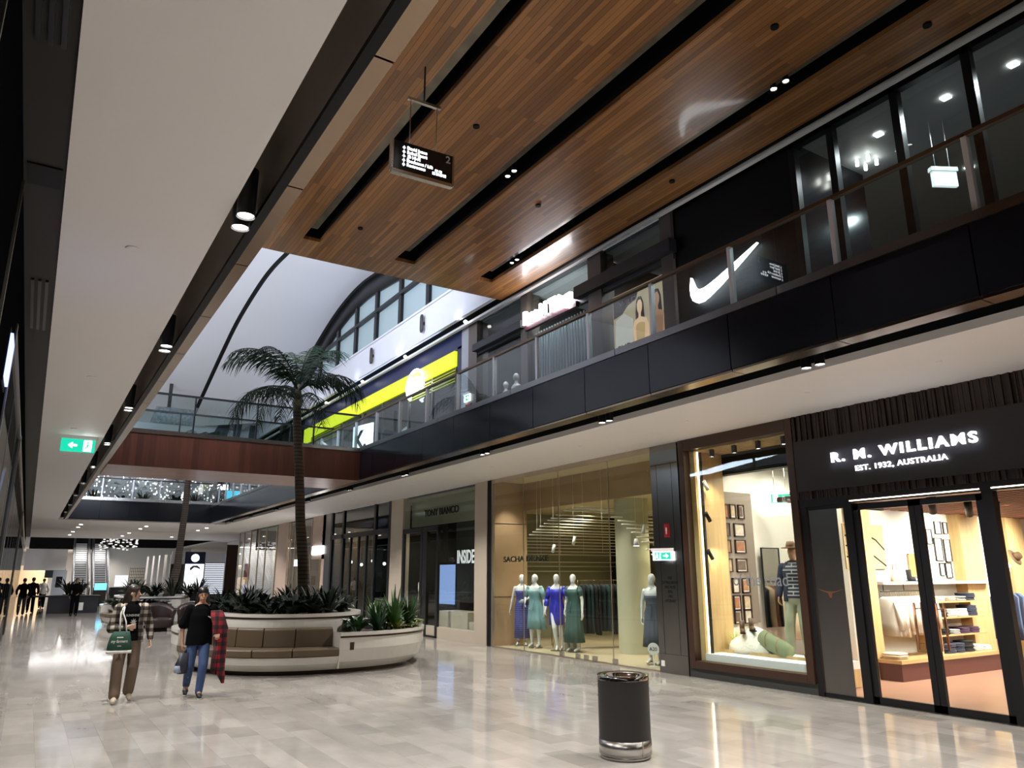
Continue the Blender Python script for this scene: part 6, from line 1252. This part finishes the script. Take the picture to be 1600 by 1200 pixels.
# far left shops and white upper wall
b = BM(); bx(b, -.3, 2.9, 79.9, 80.0, 2.35, 4.2); st(mk('wall_far', b, white)); st(wbox('wall_far', mat('warm_food_wall', (.55, .42, .28), .6), -1, 1.9, 92, 92.2, 0, 2.9)); st(wbox('wall_far', mat('teal_dark', (.02, .05, .05), .5), 1.4, 3.0, 81.9, 82, 1.7, 2.5))
light('AREA', (.5, 88, 2.9), 260, (1, .8, .55), 2.5, sy=4)
t = thing('poster_stand', 'pale upright poster board by the distant escalators', 'poster', (1.9, 60, 0)); b = BM(); bx(b, -.4, .4, 0, .1, 0, 2.2); mk('board', b, mat('pale_blue_grey', (.4, .45, .55), .5), t); b = BM(); bx(b, -.18, .18, -.01, 0, 1.1, 1.8); mk('dark_picture', b, black, t)
# right-hand far shops: white piers and louvres
fw_ = mat('far_white_panel', (.72, .72, .76), .5)
b = BM(); bx(b, SX+.1, 16, 47.6, 47.7, 0, SOF); st(mk('wall_right', b, fw_))
t = thing('shopfront_display', 'tall bright shopfront with round white logo over a lit portrait poster', 'sign', (10.05, 62, 0)); b = BM(); bx(b, -.05, 1.3, 0, .2, 2.72, 3.6); mk('navy_header', b, navy, t); b = BM(); cyl(b, (.62, -.03, 3.14), (.62, 0, 3.14), .28, n=28); mk('round_logo', b, litc, t)
b = BM(); bx(b, 0, 1.3, 0, .2, .6, 2.7); mk('lit_poster', b, emit('poster_cool', (.92, .93, 1), 1.5), t); b = BM(); prism(b, [(.35, 2.2), (.3, 2.4), (.5, 2.58), (.8, 2.6), (1.0, 2.45), (1.05, 2.3), (.8, 2.42), (.6, 2.45), (.45, 2.3)], 1, -.02, 0); mk('printed_hair', b, mat('print_lilac', (.2, .18, .3), .6), t)
b = BM(); bx(b, 1.35, 2.9, .0, .2, 2.8, 3.6); mk('white_panel', b, fw_, t); b = BM(); bx(b, -1.0, -.1, 0, .2, 2.7, 3.6); mk('white_panel', b, fw_, t)
b = BM()
for k in range(17): bx(b, 1.4, 2.85, 0, .12, .5+k*.135, .59+k*.135)
mk('louvre', b, emit('louvre_glow', (.85, .9, 1), .7), t); b = BM(); bx(b, -1, 2.9, .2, .3, 0, 3.6); mk('backing', b, dkgrey, t)
st(wbox('wall_right', fw_, 12.9, 13.1, 50, 62, 0, SOF)); st(wbox('wall_right', walnut, 11.45, 12.2, 55, 55.3, 0, 3.9)); st(wbox('wall_right', mat('grey_far', (.35, .34, .33), .5), 8.6, 9.0, 66, 82, 0, SOF-.2) if False else wbox('wall_far', shopw, 6.0, 13, 78, 78.2, 0, SOF))
q = random.Random(9); b = BM()
for k in range(9): x = 8.3+k*.38; bx(b, x, x+q.uniform(.08, .2), 70-k*.5, 70.1-k*.5, 0, 3.4+k*.04)
st(mk('wall_far', b, mat('far_piers', (.45, .42, .40), .4)))
t = thing('lattice_screen', 'dark and gold lattice screen in the distance', 'screen', (7.6, 74.8, .9)); b = BM()
for k in range(9): bx(b, k*.14, k*.14+.05, 0, .05, 0, 1.65)
for k in range(7): bx(b, 0, 1.2, 0, .05, k*.26, k*.26+.04)
mk('lattice', b, mat('lattice_gold', (.25, .19, .10), .4, .5), t)
t = thing('light_box', 'white display box on a dark counter in the distance', 'display', (6.5, 74.5, 0)); b = BM(); bx(b, 0, 1.0, 0, .1, .97, 1.9); mk('display', b, litc if False else emit('soft_white_panel', (.9, .95, 1), 1.0), t); b = BM(); bx(b, -.3, 2.0, 0, .5, 0, .9); mk('counter', b, blackm, t)
# behind the far balcony: sparkling crystal screen and plants, lit signs
t = thing('crystal_curtain', 'sparkling crystal curtain behind the far end balustrade', 'curtain', (1.9, 43, 5.25)); q = random.Random(8); b = BM(); b2 = BM()
for i in range(1000):  # every fourth bead glows, sparkle put into its material
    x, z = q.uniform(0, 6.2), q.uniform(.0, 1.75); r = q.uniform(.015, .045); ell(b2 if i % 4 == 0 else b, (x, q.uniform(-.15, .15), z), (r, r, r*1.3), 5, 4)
o = mk('crystal_beads', b, mat('crystal_grey', (.6, .6, .62), .12, .6), t); o['kind'] = 'stuff'; o = mk('glint_beads', b2, emit('crystal_glow', (1, .98, .97), 2.2), t); o['kind'] = 'stuff'; b = BM(); bx(b, -.05, 6.3, .2, .25, 0, 1.8); mk('backing', b, mat('crystal_back', (.22, .22, .23), .4, .3), t)
light('SPOT', (4.5, 41.5, 8), 260, (1, 1, 1), .1, (4.5, 43, 6), 110)
for i, x in enumerate((2.3, 3.6, 4.5, 6.0, 7.0, 7.9)): plant('dark' if i % 2 else 'strap', x, 42.2, 5.22, 'dark indoor plant in front of the crystal curtain at the far balcony', 'plants on the far balcony', 1.4)
t = thing('lit_sign', 'cyan lit sign panel behind the far balcony', 'sign', (9.55-.6, 44.5, 5.9)); b = BM(); bx(b, 0, .85, 0, .06, 0, .6); mk('light_box', b, emit('sign_cyan', (.05, .5, .75), 1.6), t); b = BM(); bx(b, .3, .55, 0, .06, -.72, 0); mk('stand', b, blackm, t)
t = thing('lit_letter_sign', 'white lit letters above the cyan sign behind the far balcony', 'sign', (8.2, 44.4, 6.55)); text('lettering', 'AE', .34, litw, (.1, 0, 0), FACE_Y, t, depth=.05, bold=.02, width=.7); b = BM(); bx(b, 0, .9, .05, .1, -.05, .35); bx(b, .4, .45, .06, .09, -1.35, -.05); mk('board', b, blackm, t)
text('lettering', 'SALE', .2, litw, (-1.2, 0, -.15), (PI/2, -.3, 0), t, depth=.03)
# pale upper hall details seen over the bridge: leaning dark panels and an overhead screen
b = BM()
for x, w in ((6.9, .9), (8.2, .28), (9.0, .25)): prism(b, [(x, 8.2), (x+w, 8.2), (x+w*1.15+.15, 9.6), (x+.55*(w > .5)+.1, 9.6)], 1, 40.6, 40.75)
st(mk('window_12', b, mat('slate_opening', (.05, .065, .08), .4)))
t = thing('overhead_screen', 'patterned grey screen hanging in the pale upper hall beyond the bridge', 'screen', (3.9, 37.0, 8.6)); b = BM(); loft(b, [(.9, 0, 0, .95, .1, 3), (1.0, 0, .75, .85, .1, 3)], 24); mk('display', b, mat('speckle_grey', (.25, .28, .30), .5, noise_amt=1, nscale=9), t); b = BM(); bx(b, .6, .75, 0, .1, .7, 1.9); mk('bracket', b, blackm, t)
